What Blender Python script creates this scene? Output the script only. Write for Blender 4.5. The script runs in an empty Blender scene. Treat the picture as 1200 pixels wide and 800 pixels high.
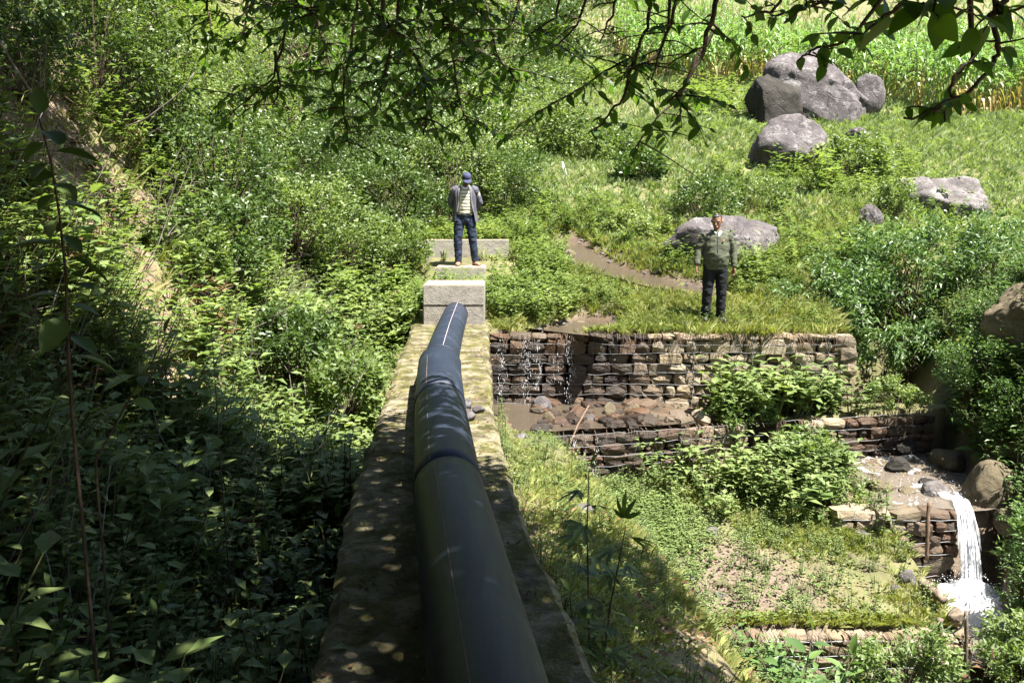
import bpy, bmesh, math
import numpy as np
from mathutils import Vector, Matrix, Quaternion

R = math.radians
rng = np.random.default_rng(7)
scene = bpy.context.scene
col = scene.collection

# ------------------------------------------------------------------ camera, sky, sun, exposure
CAM = np.array([0.0, 0.0, 1.95]); PITCH = R(9.26); FOC = 1000.0
cd = bpy.data.cameras.new('camera'); cam = bpy.data.objects.new('camera', cd); col.objects.link(cam)
cd.sensor_width = 36.0; cd.lens = FOC / 1200.0 * 36.0; cd.clip_start = 0.05; cd.clip_end = 2000
cam.location = CAM; cam.rotation_euler = (math.pi/2 - PITCH, 0, 0)
scene.camera = cam

SUN = Vector((0.34, -0.24, 0.91)).normalized()
world = bpy.data.worlds.new('World'); scene.world = world; world.use_nodes = True
wn = world.node_tree; bg = wn.nodes['Background']
sky = wn.nodes.new('ShaderNodeTexSky'); sky.sky_type = 'NISHITA'; sky.sun_disc = False
sky.sun_elevation = math.asin(SUN.z); sky.sun_rotation = math.atan2(SUN.x, SUN.y)
wn.links.new(sky.outputs[0], bg.inputs[0]); bg.inputs[1].default_value = 0.05
sl = bpy.data.lights.new('sun', 'SUN'); sl.energy = 5.0; sl.angle = R(0.55); sl.color = (1.0, 0.955, 0.88)
so = bpy.data.objects.new('sun', sl); col.objects.link(so); so.rotation_euler = SUN.to_track_quat('Z', 'Y').to_euler()
scene.view_settings.view_transform = 'Standard'; scene.view_settings.look = 'None'
scene.view_settings.exposure = 2.2; scene.view_settings.gamma = 1.0
scene.cycles.max_bounces = 6; scene.cycles.diffuse_bounces = 3; scene.cycles.glossy_bounces = 2
scene.cycles.transmission_bounces = 4; scene.cycles.transparent_max_bounces = 12
scene.cycles.caustics_reflective = False; scene.cycles.caustics_refractive = False

# ------------------------------------------------------------------ small maths
def smooth(a, b, x):
    t = np.clip((x - a) / (b - a), 0, 1); return t * t * (3 - 2 * t)
_perm = np.random.default_rng(3).random((64, 64, 64))
def vnoise(x, y, z=0.0):
    x, y, z = np.broadcast_arrays(np.asarray(x, float), np.asarray(y, float), np.asarray(z, float))
    xi, yi, zi = np.floor(x).astype(int), np.floor(y).astype(int), np.floor(z).astype(int)
    fx, fy, fz = x - xi, y - yi, z - zi
    fx, fy, fz = fx*fx*(3-2*fx), fy*fy*(3-2*fy), fz*fz*(3-2*fz)
    def g(a, b, c): return _perm[(xi+a) & 63, (yi+b) & 63, (zi+c) & 63]
    c00 = g(0,0,0)*(1-fx)+g(1,0,0)*fx; c10 = g(0,1,0)*(1-fx)+g(1,1,0)*fx
    c01 = g(0,0,1)*(1-fx)+g(1,0,1)*fx; c11 = g(0,1,1)*(1-fx)+g(1,1,1)*fx
    return ((c00*(1-fy)+c10*fy)*(1-fz) + (c01*(1-fy)+c11*fy)*fz) * 2 - 1
def fbm(x, y, z=0.0, o=4, s=1.0):
    v = 0.0; a = 0.5
    for i in range(o):
        v = v + a * vnoise(np.asarray(x)*s + 7.3*i, np.asarray(y)*s + 3.1*i, np.asarray(z)*s + 1.7*i); s *= 2.03; a *= 0.5
    return v
ca, sa = math.cos(PITCH), math.sin(PITCH)
def ray(px, py):
    dx, dy = (px - 600) / FOC, (400 - py) / FOC
    return np.array([dx, ca + dy * sa, -sa + dy * ca])
def at(px, py, Y):                     # point of the view line that lies Y metres ahead
    d = ray(px, py); return CAM + d * (Y / d[1])
def atz(px, py, z):                    # point of the view line at height z
    d = ray(px, py); return CAM + d * ((z - CAM[2]) / d[2])
def proj(P):
    P = np.asarray(P, float) - CAM
    f = P[..., 1]*ca - P[..., 2]*sa; u = P[..., 1]*sa + P[..., 2]*ca
    return 600 + FOC*P[..., 0]/f, 400 - FOC*u/f, f

# ------------------------------------------------------------------ terrain
def bench_l(y): return np.interp(y, [-6, 1, 3.07, 5.14, 12.6, 16], [0.75, -0.48, -0.77, -1.03, -1.52, -1.7])
def bench_r(y): return np.interp(y, [-6, 1, 3, 4.1, 5.1, 7.5, 12.1, 16], [1.9, 0.66, 0.36, 0.19, 0.05, -0.17, -0.34, -0.5])
YA = 12.9                                              # face of the upper gabion
def yB(x): return 11.2 + (x - 0.3) * 0.213             # face of the second tier
YD = 8.35; YC = 10.16
def zfloor(y): return np.interp(y, [-10, 13, 15, 18, 21, 25, 30, 33, 40, 55, 80, 140, 300],
                                [0, 0, 0.45, 1.5, 2.7, 4.1, 5.4, 6.2, 8.4, 15, 27, 55, 95])
def crest_x(y): return np.interp(y, [-6, 3, 4.9, 7.5, 10.9, 12], [2.6, 1.62, 1.43, 1.19, 0.56, 0.2])
def xR(y): return np.interp(y, [-6, 4, 8, 9.2, 10.2, 12, 14, 16, 18], [2.9, 3.6, 5.0, 5.65, 6.25, 6.35, 7.3, 8.3, 9.5])
def H(x, y, rough=True):
    x = np.asarray(x, float); y = np.asarray(y, float); x, y = np.broadcast_arrays(x, y)
    zf = zfloor(y)
    # left bank
    d = bench_l(np.minimum(y, 14)) - x
    d2 = d - 0.30 * np.maximum(0, y - 12.5)
    prof = np.interp(d2, [-1, 0, 0.6, 1.2, 2, 3, 4, 5, 7, 10, 16, 60], [-.55, -.55, -.55, -.3, 0.4, 1.6, 3.0, 4.5, 7.2, 9.7, 13, 25])
    left = np.where(y < 13, prof, prof + (smooth(12.4, 14.5, y)) * np.maximum(zf, 0) + smooth(12.5, 14, y) * 0.45)
    # terraces on the right
    b_in = np.interp(y, [-6, 3, 5, 8, 11, 12.9], [-.3, -.35, -.45, -.8, -1.05, -1.1])
    cz = np.interp(y, [-6, 3, 5, 8, 11, 12.9], [-.8, -.95, -1.0, -1.15, -1.15, -1.15])
    cx = crest_x(y); br = bench_r(y)
    t = np.clip((x - br) / np.maximum(cx - br, 0.05), 0, 1)
    bank = np.where(x < cx, b_in + (cz - b_in) * t ** 1.3, cz - 1.35 * (x - cx))
    D = np.interp(y, [YD, 11.2, 12.5], [-2.42, -1.78, -1.74])
    low = np.where(y > yB(x), -1.12, D)
    low = np.where(y < YD, -3.25 - 0.10 * np.maximum(0, YD - y), low)
    chan = np.where(y > YC, -1.86 + 0.06 * (y - YC), -2.85)
    low = np.where((x > 4.75) & (y <= YC) & (y > YD - 0.1), chan, low)
    low = np.where((x > 4.35) & (y > YC) & (y < yB(x)), chan, low)
    low = np.where((x > 4.35) & (y < 8.2), np.minimum(low, -3.3), low)
    xr = xR(y)
    rb = np.where(x > xr, -3.2 + smooth(8.0, 10.5, y) * 1.3 + np.interp(x - xr, [0, .3, .9, 1.6, 3, 8], [0, .9, 2.6, 3.0, 3.4, 4.2])*(.30 + .70*smooth(10.0, 11.2, y)), -9)
    right = np.maximum(np.maximum(bank, low), rb)
    up = zf + 0.0 * x
    # ravine beside the upper gabion
    g = smooth(5.15, 5.3, x) * (1 - smooth(6.3, 7.6, x + (14 - y) * 0.35)) * (1 - smooth(13.8, 16.0, y))
    up = up * (1 - g) + (-1.62) * g
    right = np.where(y < YA, right, up)
    rr = smooth(YA, YA + 1.0, y)
    hill = np.where(x > xr, right, right)
    mid = bench_l(y) + 0.5
    z = np.where(x < mid, np.where(y < 12.9, left, np.where(x < bench_l(np.minimum(y, 14)), left, up)), hill)
    # under the bench
    under = (x > bench_l(y) + 0.12) & (x < bench_r(y) - 0.08) & (y < 13.4)
    z = np.where(under, -0.7, z)
    if rough:
        far = smooth(25, 60, y)
        z = z + 0.06 * fbm(x, y, 0.3, 3, 1.1) * (1 - 0.3 * far) + far * 1.6 * fbm(x, y, 5.3, 3, 0.09)
        z = z + smooth(2.2, 3.4, d2) * (1 - smooth(14, 20, y)) * (0.55 * fbm(x, y * 0.8, z * 0.5, 4, 0.9))
        z = z + smooth(14, 18, y) * 0.25 * fbm(x, y, 2.2, 3, 0.33)
    return z
def hit(px, py, y0=1.2, y1=120):
    d = ray(px, py); ys = np.concatenate([np.arange(y0, 30, 0.02), np.arange(30, y1, 0.15)])
    P = CAM[None] + d[None] * (ys / d[1])[:, None]
    h = H(P[:, 0], P[:, 1]); i = np.argmax(P[:, 2] < h)
    return np.array([P[i, 0], P[i, 1], h[i]])

# ------------------------------------------------------------------ mesh helpers
def tag(o, label=None, cat=None, group=None, kind=None):
    if label: o['label'] = label
    if cat: o['category'] = cat
    if group: o['group'] = group
    if kind: o['kind'] = kind
    return o
def link(o, parent=None):
    col.objects.link(o)
    if parent is not None: o.parent = parent
    return o
def empty(name, loc=(0, 0, 0), rz=0):
    o = bpy.data.objects.new(name, None); col.objects.link(o); o.location = loc; o.rotation_euler = (0, 0, rz)
    o.empty_display_size = 0.1; return o
def raw_mesh(name, V, F, tint=None, mats=(), midx=None, shade=False, attrs=None):
    V = np.ascontiguousarray(V, np.float32); F = np.ascontiguousarray(F, np.int32)
    me = bpy.data.meshes.new(name); k = F.shape[1]
    me.vertices.add(len(V)); me.vertices.foreach_set('co', V.ravel())
    me.loops.add(F.size); me.loops.foreach_set('vertex_index', F.ravel())
    me.polygons.add(len(F)); me.polygons.foreach_set('loop_start', np.arange(0, F.size, k, dtype=np.int32))
    for m in mats: me.materials.append(m)
    if midx is not None: me.polygons.foreach_set('material_index', np.ascontiguousarray(midx, np.int32))
    me.polygons.foreach_set('use_smooth', np.full(len(F), bool(shade)))
    me.update(calc_edges=True)
    at_ = dict(attrs or {})
    if tint is not None: at_['tint'] = tint
    for n, a in at_.items():
        A = me.attributes.new(n, 'FLOAT', 'POINT'); A.data.foreach_set('value', np.ascontiguousarray(a, np.float32))
    return me
def mobj(name, me, parent=None):
    return link(bpy.data.objects.new(name, me), parent)
def bm_obj(name, bm, mat, parent=None, shade=False):
    me = bpy.data.meshes.new(name); bm.to_mesh(me); bm.free()
    me.materials.append(mat)
    if shade: me.polygons.foreach_set('use_smooth', np.ones(len(me.polygons), bool))
    return mobj(name, me, parent)
def tube_arrays(pts, rad, seg=6, cap=True):
    """tapered tube through pts; triangles"""
    P = np.asarray(pts, float); n = len(P); rad = np.broadcast_to(np.asarray(rad, float), (n,))
    T = np.gradient(P, axis=0); T /= np.linalg.norm(T, axis=1)[:, None] + 1e-9
    ref = np.array([0.0, 0, 1.0]) if abs(T[:, 2]).mean() < 0.8 else np.array([0.0, 1.0, 0])
    A = np.cross(T, ref); A /= np.linalg.norm(A, axis=1)[:, None] + 1e-9
    B = np.cross(T, A)
    an = np.arange(seg) * 2 * math.pi / seg
    V = (P[:, None] + rad[:, None, None] * (np.cos(an)[None, :, None] * A[:, None] + np.sin(an)[None, :, None] * B[:, None])).reshape(-1, 3)
    i = np.arange(n - 1)[:, None] * seg; j = np.arange(seg)[None]; j2 = (j + 1) % seg
    a, b, c, d = i + j, i + j2, i + seg + j2, i + seg + j
    F = np.concatenate([np.stack([a, b, c], -1).reshape(-1, 3), np.stack([a, c, d], -1).reshape(-1, 3)])
    if cap:
        V = np.concatenate([V, P[:1], P[-1:]]); s, e = n * seg, n * seg + 1
        jj = np.arange(seg); jn = (jj + 1) % seg
        F = np.concatenate([F, np.stack([np.full(seg, s), jn, jj], -1), np.stack([np.full(seg, e), (n-1)*seg + jj, (n-1)*seg + jn], -1)])
    return V, F
class Soup:
    """collects triangles with a tint value and a material index"""
    def __init__(s): s.V, s.F, s.t, s.m, s.n = [], [], [], [], 0
    def add(s, V, F, tint=0.5, m=0):
        s.V.append(np.asarray(V, np.float32)); s.F.append(np.asarray(F, np.int32) + s.n)
        s.t.append(np.broadcast_to(np.asarray(tint, np.float32), (len(V),)).copy()); s.m.append(np.broadcast_to(np.asarray(m, np.int32), (len(F),)).copy())
        s.n += len(V)
    def arrays(s): return np.concatenate(s.V), np.concatenate(s.F), np.concatenate(s.t), np.concatenate(s.m)
    def build(s, name, mats, parent=None, shade=False):
        V, F, t, m = s.arrays()
        return mobj(name, raw_mesh(name, V, F, t, mats, m, shade), parent)
def unit(v): return v / (np.linalg.norm(v, axis=-1, keepdims=True) + 1e-9)
def leaves(base, dirn, up, L, W, droop=0.25, fold=0.25, kind=5, tint=None):
    """folded, drooping leaves; kind = number of vertices per leaf (4, 5 or 8)"""
    base = np.asarray(base, float); N = len(base)
    d = unit(np.asarray(dirn, float)); s = unit(np.cross(d, np.asarray(up, float))); n = np.cross(s, d)
    L = np.broadcast_to(np.asarray(L, float), (N,))[:, None]; W = np.broadcast_to(np.asarray(W, float), (N,))[:, None]
    droop = np.broadcast_to(np.asarray(droop, float), (N,))[:, None]
    dn = np.array([0, 0, -1.0])
    def p(t, side, f): return base + d*L*t + dn*L*droop*t*t + s*W*side + n*W*f*abs(side) if side else base + d*L*t + dn*L*droop*t*t
    if kind == 4:
        V = np.stack([p(0, 0, 0), p(.45, .5, fold), p(1, 0, 0), p(.45, -.5, fold)], 1); f = [[0, 1, 2], [0, 2, 3]]
    elif kind == 5:
        V = np.stack([p(0, 0, 0), p(.4, .5, fold), p(1, 0, 0), p(.4, -.5, fold), p(.5, 0, 0)], 1)
        f = [[0, 1, 4], [1, 2, 4], [0, 4, 3], [4, 2, 3]]
    else:
        V = np.stack([p(0, 0, 0), p(.33, 0, 0), p(.68, 0, 0), p(1, 0, 0), p(.22, .42, fold), p(.58, .46, fold), p(.22, -.42, fold), p(.58, -.46, fold)], 1)
        f = [[0, 4, 1], [4, 5, 2], [4, 2, 1], [5, 3, 2], [0, 1, 6], [6, 1, 2], [6, 2, 7], [7, 2, 3]]
    k = V.shape[1]; f = np.array(f)
    F = (f[None] + (np.arange(N) * k)[:, None, None]).reshape(-1, 3)
    t = rng.random(N) if tint is None else np.broadcast_to(np.asarray(tint, float), (N,))
    return V.reshape(-1, 3), F, np.repeat(t, k)
def rand_dir(n, zlo=-0.3, zhi=0.8, g=None):
    g = g or rng
    a = g.random(n) * 2 * math.pi; z = zlo + g.random(n) * (zhi - zlo); r = np.sqrt(np.maximum(0.02, 1 - z*z))
    return np.stack([r*np.cos(a), r*np.sin(a), z], -1)
def merge(templates, pos, scale, yaw=None, tilt=0.12, which=None, tint=None, nrm=None):
    """many copies of small templates baked into one soup of triangles"""
    N = len(pos); out = Soup()
    yaw = rng.random(N)*2*math.pi if yaw is None else yaw
    which = rng.integers(0, len(templates), N) if which is None else which
    tint = rng.random(N) if tint is None else tint
    tx, ty = rng.normal(0, tilt, N), rng.normal(0, tilt, N)
    if nrm is not None: tx, ty = tx + nrm[:, 0]*0.5, ty + nrm[:, 1]*0.5
    for k, (V, F, t, m) in enumerate(templates):
        I = np.nonzero(which == k)[0]
        if not len(I): continue
        c, s = np.cos(yaw[I]), np.sin(yaw[I]); sc = scale[I]
        X = (V[None, :, 0]*c[:, None] - V[None, :, 1]*s[:, None]) * sc[:, None]
        Y = (V[None, :, 0]*s[:, None] + V[None, :, 1]*c[:, None]) * sc[:, None]
        Z = np.broadcast_to(V[None, :, 2], X.shape) * sc[:, None]
        X = X + Z * tx[I][:, None]; Y = Y + Z * ty[I][:, None]
        P = np.stack([X, Y, Z], -1) + pos[I][:, None]
        FF = (F[None] + (np.arange(len(I)) * len(V))[:, None, None]).reshape(-1, 3)
        tt = np.clip(0.55*t[None] + 0.45*tint[I][:, None], 0, 1).ravel()
        out.add(P.reshape(-1, 3), FF, tt, np.tile(m, len(I)))
    return out

# ------------------------------------------------------------------ materials
def new_mat(name):
    m = bpy.data.materials.new(name); m.use_nodes = True; nt = m.node_tree
    for n in list(nt.nodes): nt.nodes.remove(n)
    return m, nt, nt.nodes.new('ShaderNodeOutputMaterial')
def N(nt, t, **kw):
    n = nt.nodes.new('ShaderNode' + t)
    for k, v in kw.items(): setattr(n, k, v)
    return n
def ramp(nt, src, stops):
    r = N(nt, 'ValToRGB'); e = r.color_ramp.elements
    while len(e) > len(stops): e.remove(e[-1])
    while len(e) < len(stops): e.new(0.5)
    for el, (p, c) in zip(e, stops): el.position = p; el.color = (*c, 1) if len(c) == 3 else c
    nt.links.new(src, r.inputs[0]); return r.outputs[0]
def noise(nt, scale, detail=4, rough=0.55, vec=None, dist=0.0):
    n = N(nt, 'TexNoise'); n.inputs['Scale'].default_value = scale; n.inputs['Detail'].default_value = detail
    n.inputs['Roughness'].default_value = rough; n.inputs['Distortion'].default_value = dist
    if vec is not None: nt.links.new(vec, n.inputs['Vector'])
    return n.outputs['Fac']
def mixc(nt, fac, a, b, mode='MIX'):
    n = N(nt, 'Mix', data_type='RGBA', blend_type=mode)
    for s, v in ((n.inputs[0], fac), (n.inputs[6], a), (n.inputs[7], b)):
        if isinstance(v, (int, float)): s.default_value = v
        elif isinstance(v, tuple): s.default_value = (*v, 1)
        else: nt.links.new(v, s)
    return n.outputs[2]
def math_(nt, op, a, b=0.0, clamp=False):
    n = N(nt, 'Math', operation=op, use_clamp=clamp)
    for s, v in ((n.inputs[0], a), (n.inputs[1], b)):
        if isinstance(v, (int, float)): s.default_value = v
        else: nt.links.new(v, s)
    return n.outputs[0]
def attr(nt, name, typ='GEOMETRY'):
    n = N(nt, 'Attribute', attribute_type=typ, attribute_name=name); return n.outputs['Fac']
def coords(nt, kind='Object'): return N(nt, 'TexCoord').outputs[kind]
def position(nt): return N(nt, 'NewGeometry').outputs['Position']
def bump(nt, h, strength=0.5, dist=0.02):
    b = N(nt, 'Bump'); b.inputs['Strength'].default_value = strength; b.inputs['Distance'].default_value = dist
    nt.links.new(h, b.inputs['Height']); return b.outputs[0]
def principled(nt, out, colr, rough=0.7, spec=0.4, normal=None, **kw):
    p = N(nt, 'BsdfPrincipled')
    for s, v in (('Base Color', colr), ('Roughness', rough), ('Specular IOR Level', spec)):
        if isinstance(v, (int, float)): p.inputs[s].default_value = v
        elif isinstance(v, tuple): p.inputs[s].default_value = (*v, 1)
        else: nt.links.new(v, p.inputs[s])
    for k, v in kw.items(): p.inputs[k.replace('_', ' ')].default_value = v
    if normal is not None: nt.links.new(normal, p.inputs['Normal'])
    if out is not None: nt.links.new(p.outputs[0], out.inputs[0])
    return p
def leaf_mat(name, stops, trans=0.40, rough=0.45, spec=0.45, tcol=(1.25, 1.35, 0.55), patch=0.6):
    m, nt, out = new_mat(name)
    t = attr(nt, 'tint')
    big = noise(nt, patch, 2, 0.5, position(nt))
    f = math_(nt, 'ADD', math_(nt, 'MULTIPLY', t, 0.75), math_(nt, 'MULTIPLY', math_(nt, 'SUBTRACT', big, 0.35), 0.6), True)
    c = ramp(nt, f, stops)
    p = principled(nt, None, c, rough, spec)
    tr = N(nt, 'BsdfTranslucent'); nt.links.new(mixc(nt, 1.0, c, tcol, 'MULTIPLY'), tr.inputs[0])
    mx = N(nt, 'MixShader'); mx.inputs[0].default_value = trans
    nt.links.new(p.outputs[0], mx.inputs[1]); nt.links.new(tr.outputs[0], mx.inputs[2]); nt.links.new(mx.outputs[0], out.inputs[0])
    return m
M = {}
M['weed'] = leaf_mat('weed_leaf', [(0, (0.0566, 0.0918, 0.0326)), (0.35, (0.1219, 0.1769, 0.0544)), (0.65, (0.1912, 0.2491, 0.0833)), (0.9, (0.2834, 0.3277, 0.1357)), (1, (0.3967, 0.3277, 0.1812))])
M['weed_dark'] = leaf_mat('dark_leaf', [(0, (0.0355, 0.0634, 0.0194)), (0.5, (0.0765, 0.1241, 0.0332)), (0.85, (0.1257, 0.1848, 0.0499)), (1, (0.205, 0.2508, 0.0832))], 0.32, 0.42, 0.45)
M['glossy'] = leaf_mat('glossy_leaf', [(0, (0.0417, 0.0835, 0.0248)), (0.5, (0.0913, 0.1581, 0.0442)), (0.8, (0.15, 0.2277, 0.0635)), (1, (0.2608, 0.291, 0.1104))], 0.34, 0.42, 0.45)
M['grass'] = leaf_mat('grass_blade', [(0, (0.1323, 0.1848, 0.0771)), (0.35, (0.2051, 0.264, 0.108)), (0.7, (0.2778, 0.3432, 0.1544)), (0.92, (0.3837, 0.4092, 0.2315)), (1, (0.4895, 0.4356, 0.328))], 0.38, 0.5, 0.3)
M['drygrass'] = leaf_mat('dry_grass_blade', [(0, (0.1197, 0.1485, 0.042)), (0.4, (0.2274, 0.2554, 0.0754)), (0.75, (0.3352, 0.3208, 0.1341)), (1, (0.4429, 0.3445, 0.2179))], 0.35, 0.55, 0.25)
M['moss'] = leaf_mat('moss_frond', [(0, (.05, .07, .012)), (.6, (.10, .12, .02)), (1, (.17, .17, .03))], 0.25, 0.8, 0.1)
M['canopy'] = leaf_mat('canopy_leaf', [(0, (0.0325, 0.075, 0.0144)), (0.5, (0.065, 0.1313, 0.0216)), (1, (0.13, 0.2, 0.036))], 0.55, 0.45, 0.4)
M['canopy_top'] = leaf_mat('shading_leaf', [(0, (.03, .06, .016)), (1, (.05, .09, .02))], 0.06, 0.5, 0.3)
M['corn'] = leaf_mat('corn_leaf', [(0, (0.396, 0.2646, 0.1248)), (0.22, (0.3432, 0.2772, 0.1092)), (0.42, (0.1452, 0.2394, 0.0702)), (0.8, (0.198, 0.315, 0.1092)), (1, (0.396, 0.4536, 0.2496))], 0.3, 0.45, 0.4, patch=0.2)
M['litter'] = leaf_mat('dead_leaf', [(0, (.05, .028, .014)), (.5, (.13, .075, .035)), (.85, (.24, .15, .075)), (1, (.34, .25, .15))], 0.1, 0.7, 0.2, (1, .8, .5))
def bark_mat(name, a, b, sc=14):
    m, nt, out = new_mat(name); n = noise(nt, sc, 5, .65, coords(nt)); c = ramp(nt, n, [(.3, a), (.7, b)])
    principled(nt, out, c, .85, .2, bump(nt, n, .6, .01)); return m
M['bark'] = bark_mat('bark', (.035, .024, .016), (.11, .08, .055))
M['stem'] = bark_mat('stem', (.05, .06, .02), (.12, .11, .05))
M['twig'] = bark_mat('dry_twig', (.07, .055, .045), (.22, .19, .165))
M['root'] = bark_mat('root', (.07, .045, .03), (.19, .13, .09))
M['wood'] = bark_mat('weathered_wood', (.055, .042, .03), (.24, .19, .14), 26)
# ------------------------------------------------------------------ surface materials
def ground_mat():
    m, nt, out = new_mat('soil'); P = position(nt)
    n1 = noise(nt, 2.2, 6, .6, P); n2 = noise(nt, 22, 5, .7, P); n3 = noise(nt, 0.5, 3, .5, P)
    soil = ramp(nt, n1, [(.25, (.085, .055, .032)), (.5, (.17, .12, .075)), (.75, (.28, .21, .145))])
    soil = mixc(nt, math_(nt, 'MULTIPLY', n2, .5), soil, (.30, .23, .17))
    grav = ramp(nt, n2, [(.25, (.07, .048, .037)), (.5, (.15, .108, .085)), (.75, (.23, .18, .148))])
    green = ramp(nt, math_(nt, 'ADD', math_(nt, 'MULTIPLY', n1, .5), math_(nt, 'MULTIPLY', n3, .5)), [(.3, (.05, .055, .022)), (.5, (.115, .12, .045)), (.75, (.19, .175, .09))])
    c = mixc(nt, attr(nt, 'gravel'), soil, grav)
    g = math_(nt, 'MULTIPLY', attr(nt, 'grassy'), math_(nt, 'ADD', .35, n2), True)
    c = mixc(nt, g, c, green)
    w = attr(nt, 'wet'); c = mixc(nt, math_(nt, 'MULTIPLY', w, .85), c, (.045, .028, .016))
    rough = math_(nt, 'SUBTRACT', .92, math_(nt, 'MULTIPLY', w, .6))
    principled(nt, out, c, rough, .3, bump(nt, math_(nt, 'ADD', n2, math_(nt, 'MULTIPLY', n1, 1.5)), .8, .04)); return m
def concrete_mat(name, moss=0.0, base=(.40, .35, .28), top=None):
    m, nt, out = new_mat(name); P = position(nt)
    n1 = noise(nt, 1.6, 6, .62, P); n2 = noise(nt, 9, 6, .7, P); n3 = noise(nt, 60, 3, .6, P); n4 = noise(nt, 5.5, 9, .68, P, .3)
    c = ramp(nt, n2, [(.25, tuple(v*.55 for v in base)), (.5, base), (.75, tuple(min(1, v*1.25) for v in base))])
    c = mixc(nt, math_(nt, 'MULTIPLY', n3, .25), c, (.2, .17, .12))
    nz = N(nt, 'SeparateXYZ'); nt.links.new(N(nt, 'NewGeometry').outputs['Normal'], nz.inputs[0])
    if top:
        f = math_(nt, 'MULTIPLY', math_(nt, 'GREATER_THAN', nz.outputs[2], .6), math_(nt, 'MULTIPLY', n1, 1.5), True); c = mixc(nt, f, c, top)
    if moss:
        f = ramp(nt, math_(nt, 'ADD', n4, moss - .5), [(.45, (0, 0, 0)), (.62, (1, 1, 1))])
        mossc = ramp(nt, n2, [(.3, (.035, .034, .012)), (.5, (.075, .072, .02)), (.7, (.14, .125, .038))])
        c = mixc(nt, f, c, mossc)
        f2 = ramp(nt, noise(nt, 3.1, 9, .7, P), [(.50, (0, 0, 0)), (.64, (1, 1, 1))])
        c = mixc(nt, math_(nt, 'MULTIPLY', f2, .85), c, (.035, .027, .017))
    principled(nt, out, c, .9, .2, bump(nt, math_(nt, 'ADD', n2, math_(nt, 'MULTIPLY', n3, .4)), .7, .02)); return m
def rock_mat(name, a, b, lichen=(.62, .60, .58), amt=.5, sc=1.0):
    m, nt, out = new_mat(name); P = coords(nt)
    n1 = noise(nt, 1.6*sc, 10, .72, P, .4); n2 = noise(nt, 9*sc, 10, .78, P, .1); n3 = noise(nt, 3.2*sc, 4, .5, P)
    c = ramp(nt, n1, [(.3, a), (.62, b)])
    l = ramp(nt, math_(nt, 'ADD', n2, math_(nt, 'MULTIPLY', math_(nt, 'SUBTRACT', n3, .5), .5)), [(.66 - amt*.22, (0, 0, 0)), (.72 - amt*.12, (1, 1, 1))])
    c = mixc(nt, math_(nt, 'MULTIPLY', l, .6), c, lichen)
    d = ramp(nt, noise(nt, 4.3*sc, 6, .7, P), [(.55, (0, 0, 0)), (.72, (1, 1, 1))]); c = mixc(nt, math_(nt, 'MULTIPLY', d, .7), c, tuple(v*.35 for v in a))
    vo = N(nt, 'TexVoronoi', feature='DISTANCE_TO_EDGE'); vo.inputs['Scale'].default_value = .8*sc; mp = N(nt, 'Mapping'); mp.inputs['Scale'].default_value = (1, 1, 2.2); mp.inputs['Rotation'].default_value = (.5, .35, 0)
    nv = N(nt, 'TexNoise'); nv.inputs['Scale'].default_value = 2.5; nt.links.new(P, nv.inputs['Vector']); nt.links.new(mixc(nt, .35, P, nv.outputs['Color']), mp.inputs[0]); nt.links.new(mp.outputs[0], vo.inputs['Vector'])
    ck = ramp(nt, vo.outputs['Distance'], [(0, (1, 1, 1)), (.018, (0, 0, 0))]); c = mixc(nt, math_(nt, 'MULTIPLY', ck, .28), c, tuple(v*.3 for v in a))
    hh = math_(nt, 'SUBTRACT', math_(nt, 'ADD', n2, n1), math_(nt, 'MULTIPLY', ck, .25))
    principled(nt, out, c, .85, .25, bump(nt, hh, 1.0, .06*1/sc)); return m
def stone_mat():
    m, nt, out = new_mat('gabion_stone'); P = coords(nt); r = N(nt, 'ObjectInfo').outputs['Random']
    n1 = noise(nt, 3, 6, .7, P); n2 = noise(nt, 11, 6, .7, P)
    c = ramp(nt, r, [(0, (.20, .16, .095)), (.3, (.30, .245, .15)), (.55, (.25, .215, .16)), (.8, (.33, .28, .19)), (1, (.175, .145, .095))])
    c = mixc(nt, ramp(nt, n1, [(.35, (0, 0, 0)), (.7, (.75, .75, .75))]), c, (.17, .12, .075))
    c = mixc(nt, ramp(nt, n2, [(.55, (0, 0, 0)), (.75, (.6, .6, .6))]), c, (.42, .37, .29))
    w = attr(nt, 'wet', 'OBJECT')
    wetc = ramp(nt, math_(nt, 'ADD', math_(nt, 'MULTIPLY', n1, .6), math_(nt, 'MULTIPLY', r, .45)), [(.25, (.010, .007, .005)), (.5, (.034, .020, .012)), (.75, (.085, .045, .023)), (.95, (.135, .085, .05))])
    c = mixc(nt, w, c, wetc)
    rough = math_(nt, 'SUBTRACT', .88, math_(nt, 'MULTIPLY', w, .45))
    principled(nt, out, c, rough, .45, bump(nt, math_(nt, 'ADD', n2, n1), .7, .03)); return m
def plain(name, c, rough=.6, spec=.4, var=.25, sc=12, bmp=.2, **kw):
    m, nt, out = new_mat(name); n = noise(nt, sc, 5, .6, coords(nt))
    cc = ramp(nt, n, [(.3, tuple(v*(1-var) for v in c)), (.7, tuple(min(1, v*(1+var)) for v in c))])
    principled(nt, out, cc, rough, spec, bump(nt, n, bmp, .01), **kw); return m
M['soil'] = ground_mat()
M['mossy_concrete'] = concrete_mat('mossy_concrete', .55, (.20, .172, .122))
M['concrete'] = concrete_mat('concrete', 0, (.285, .262, .23), (.32, .25, .155))
M['rock'] = rock_mat('lichen_rock', (.050, .044, .044), (.125, .108, .108), (.32, .305, .295), amt=.6)
M['rock_pale'] = rock_mat('pale_rock', (.075, .066, .064), (.175, .155, .15), (.36, .345, .33), amt=.65)
M['rock_dark'] = rock_mat('dark_rock', (.016, .015, .012), (.045, .040, .033), (.13, .115, .09), .2)  # darkened to carry the split slab's shade; also used for dark wet stones
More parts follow.
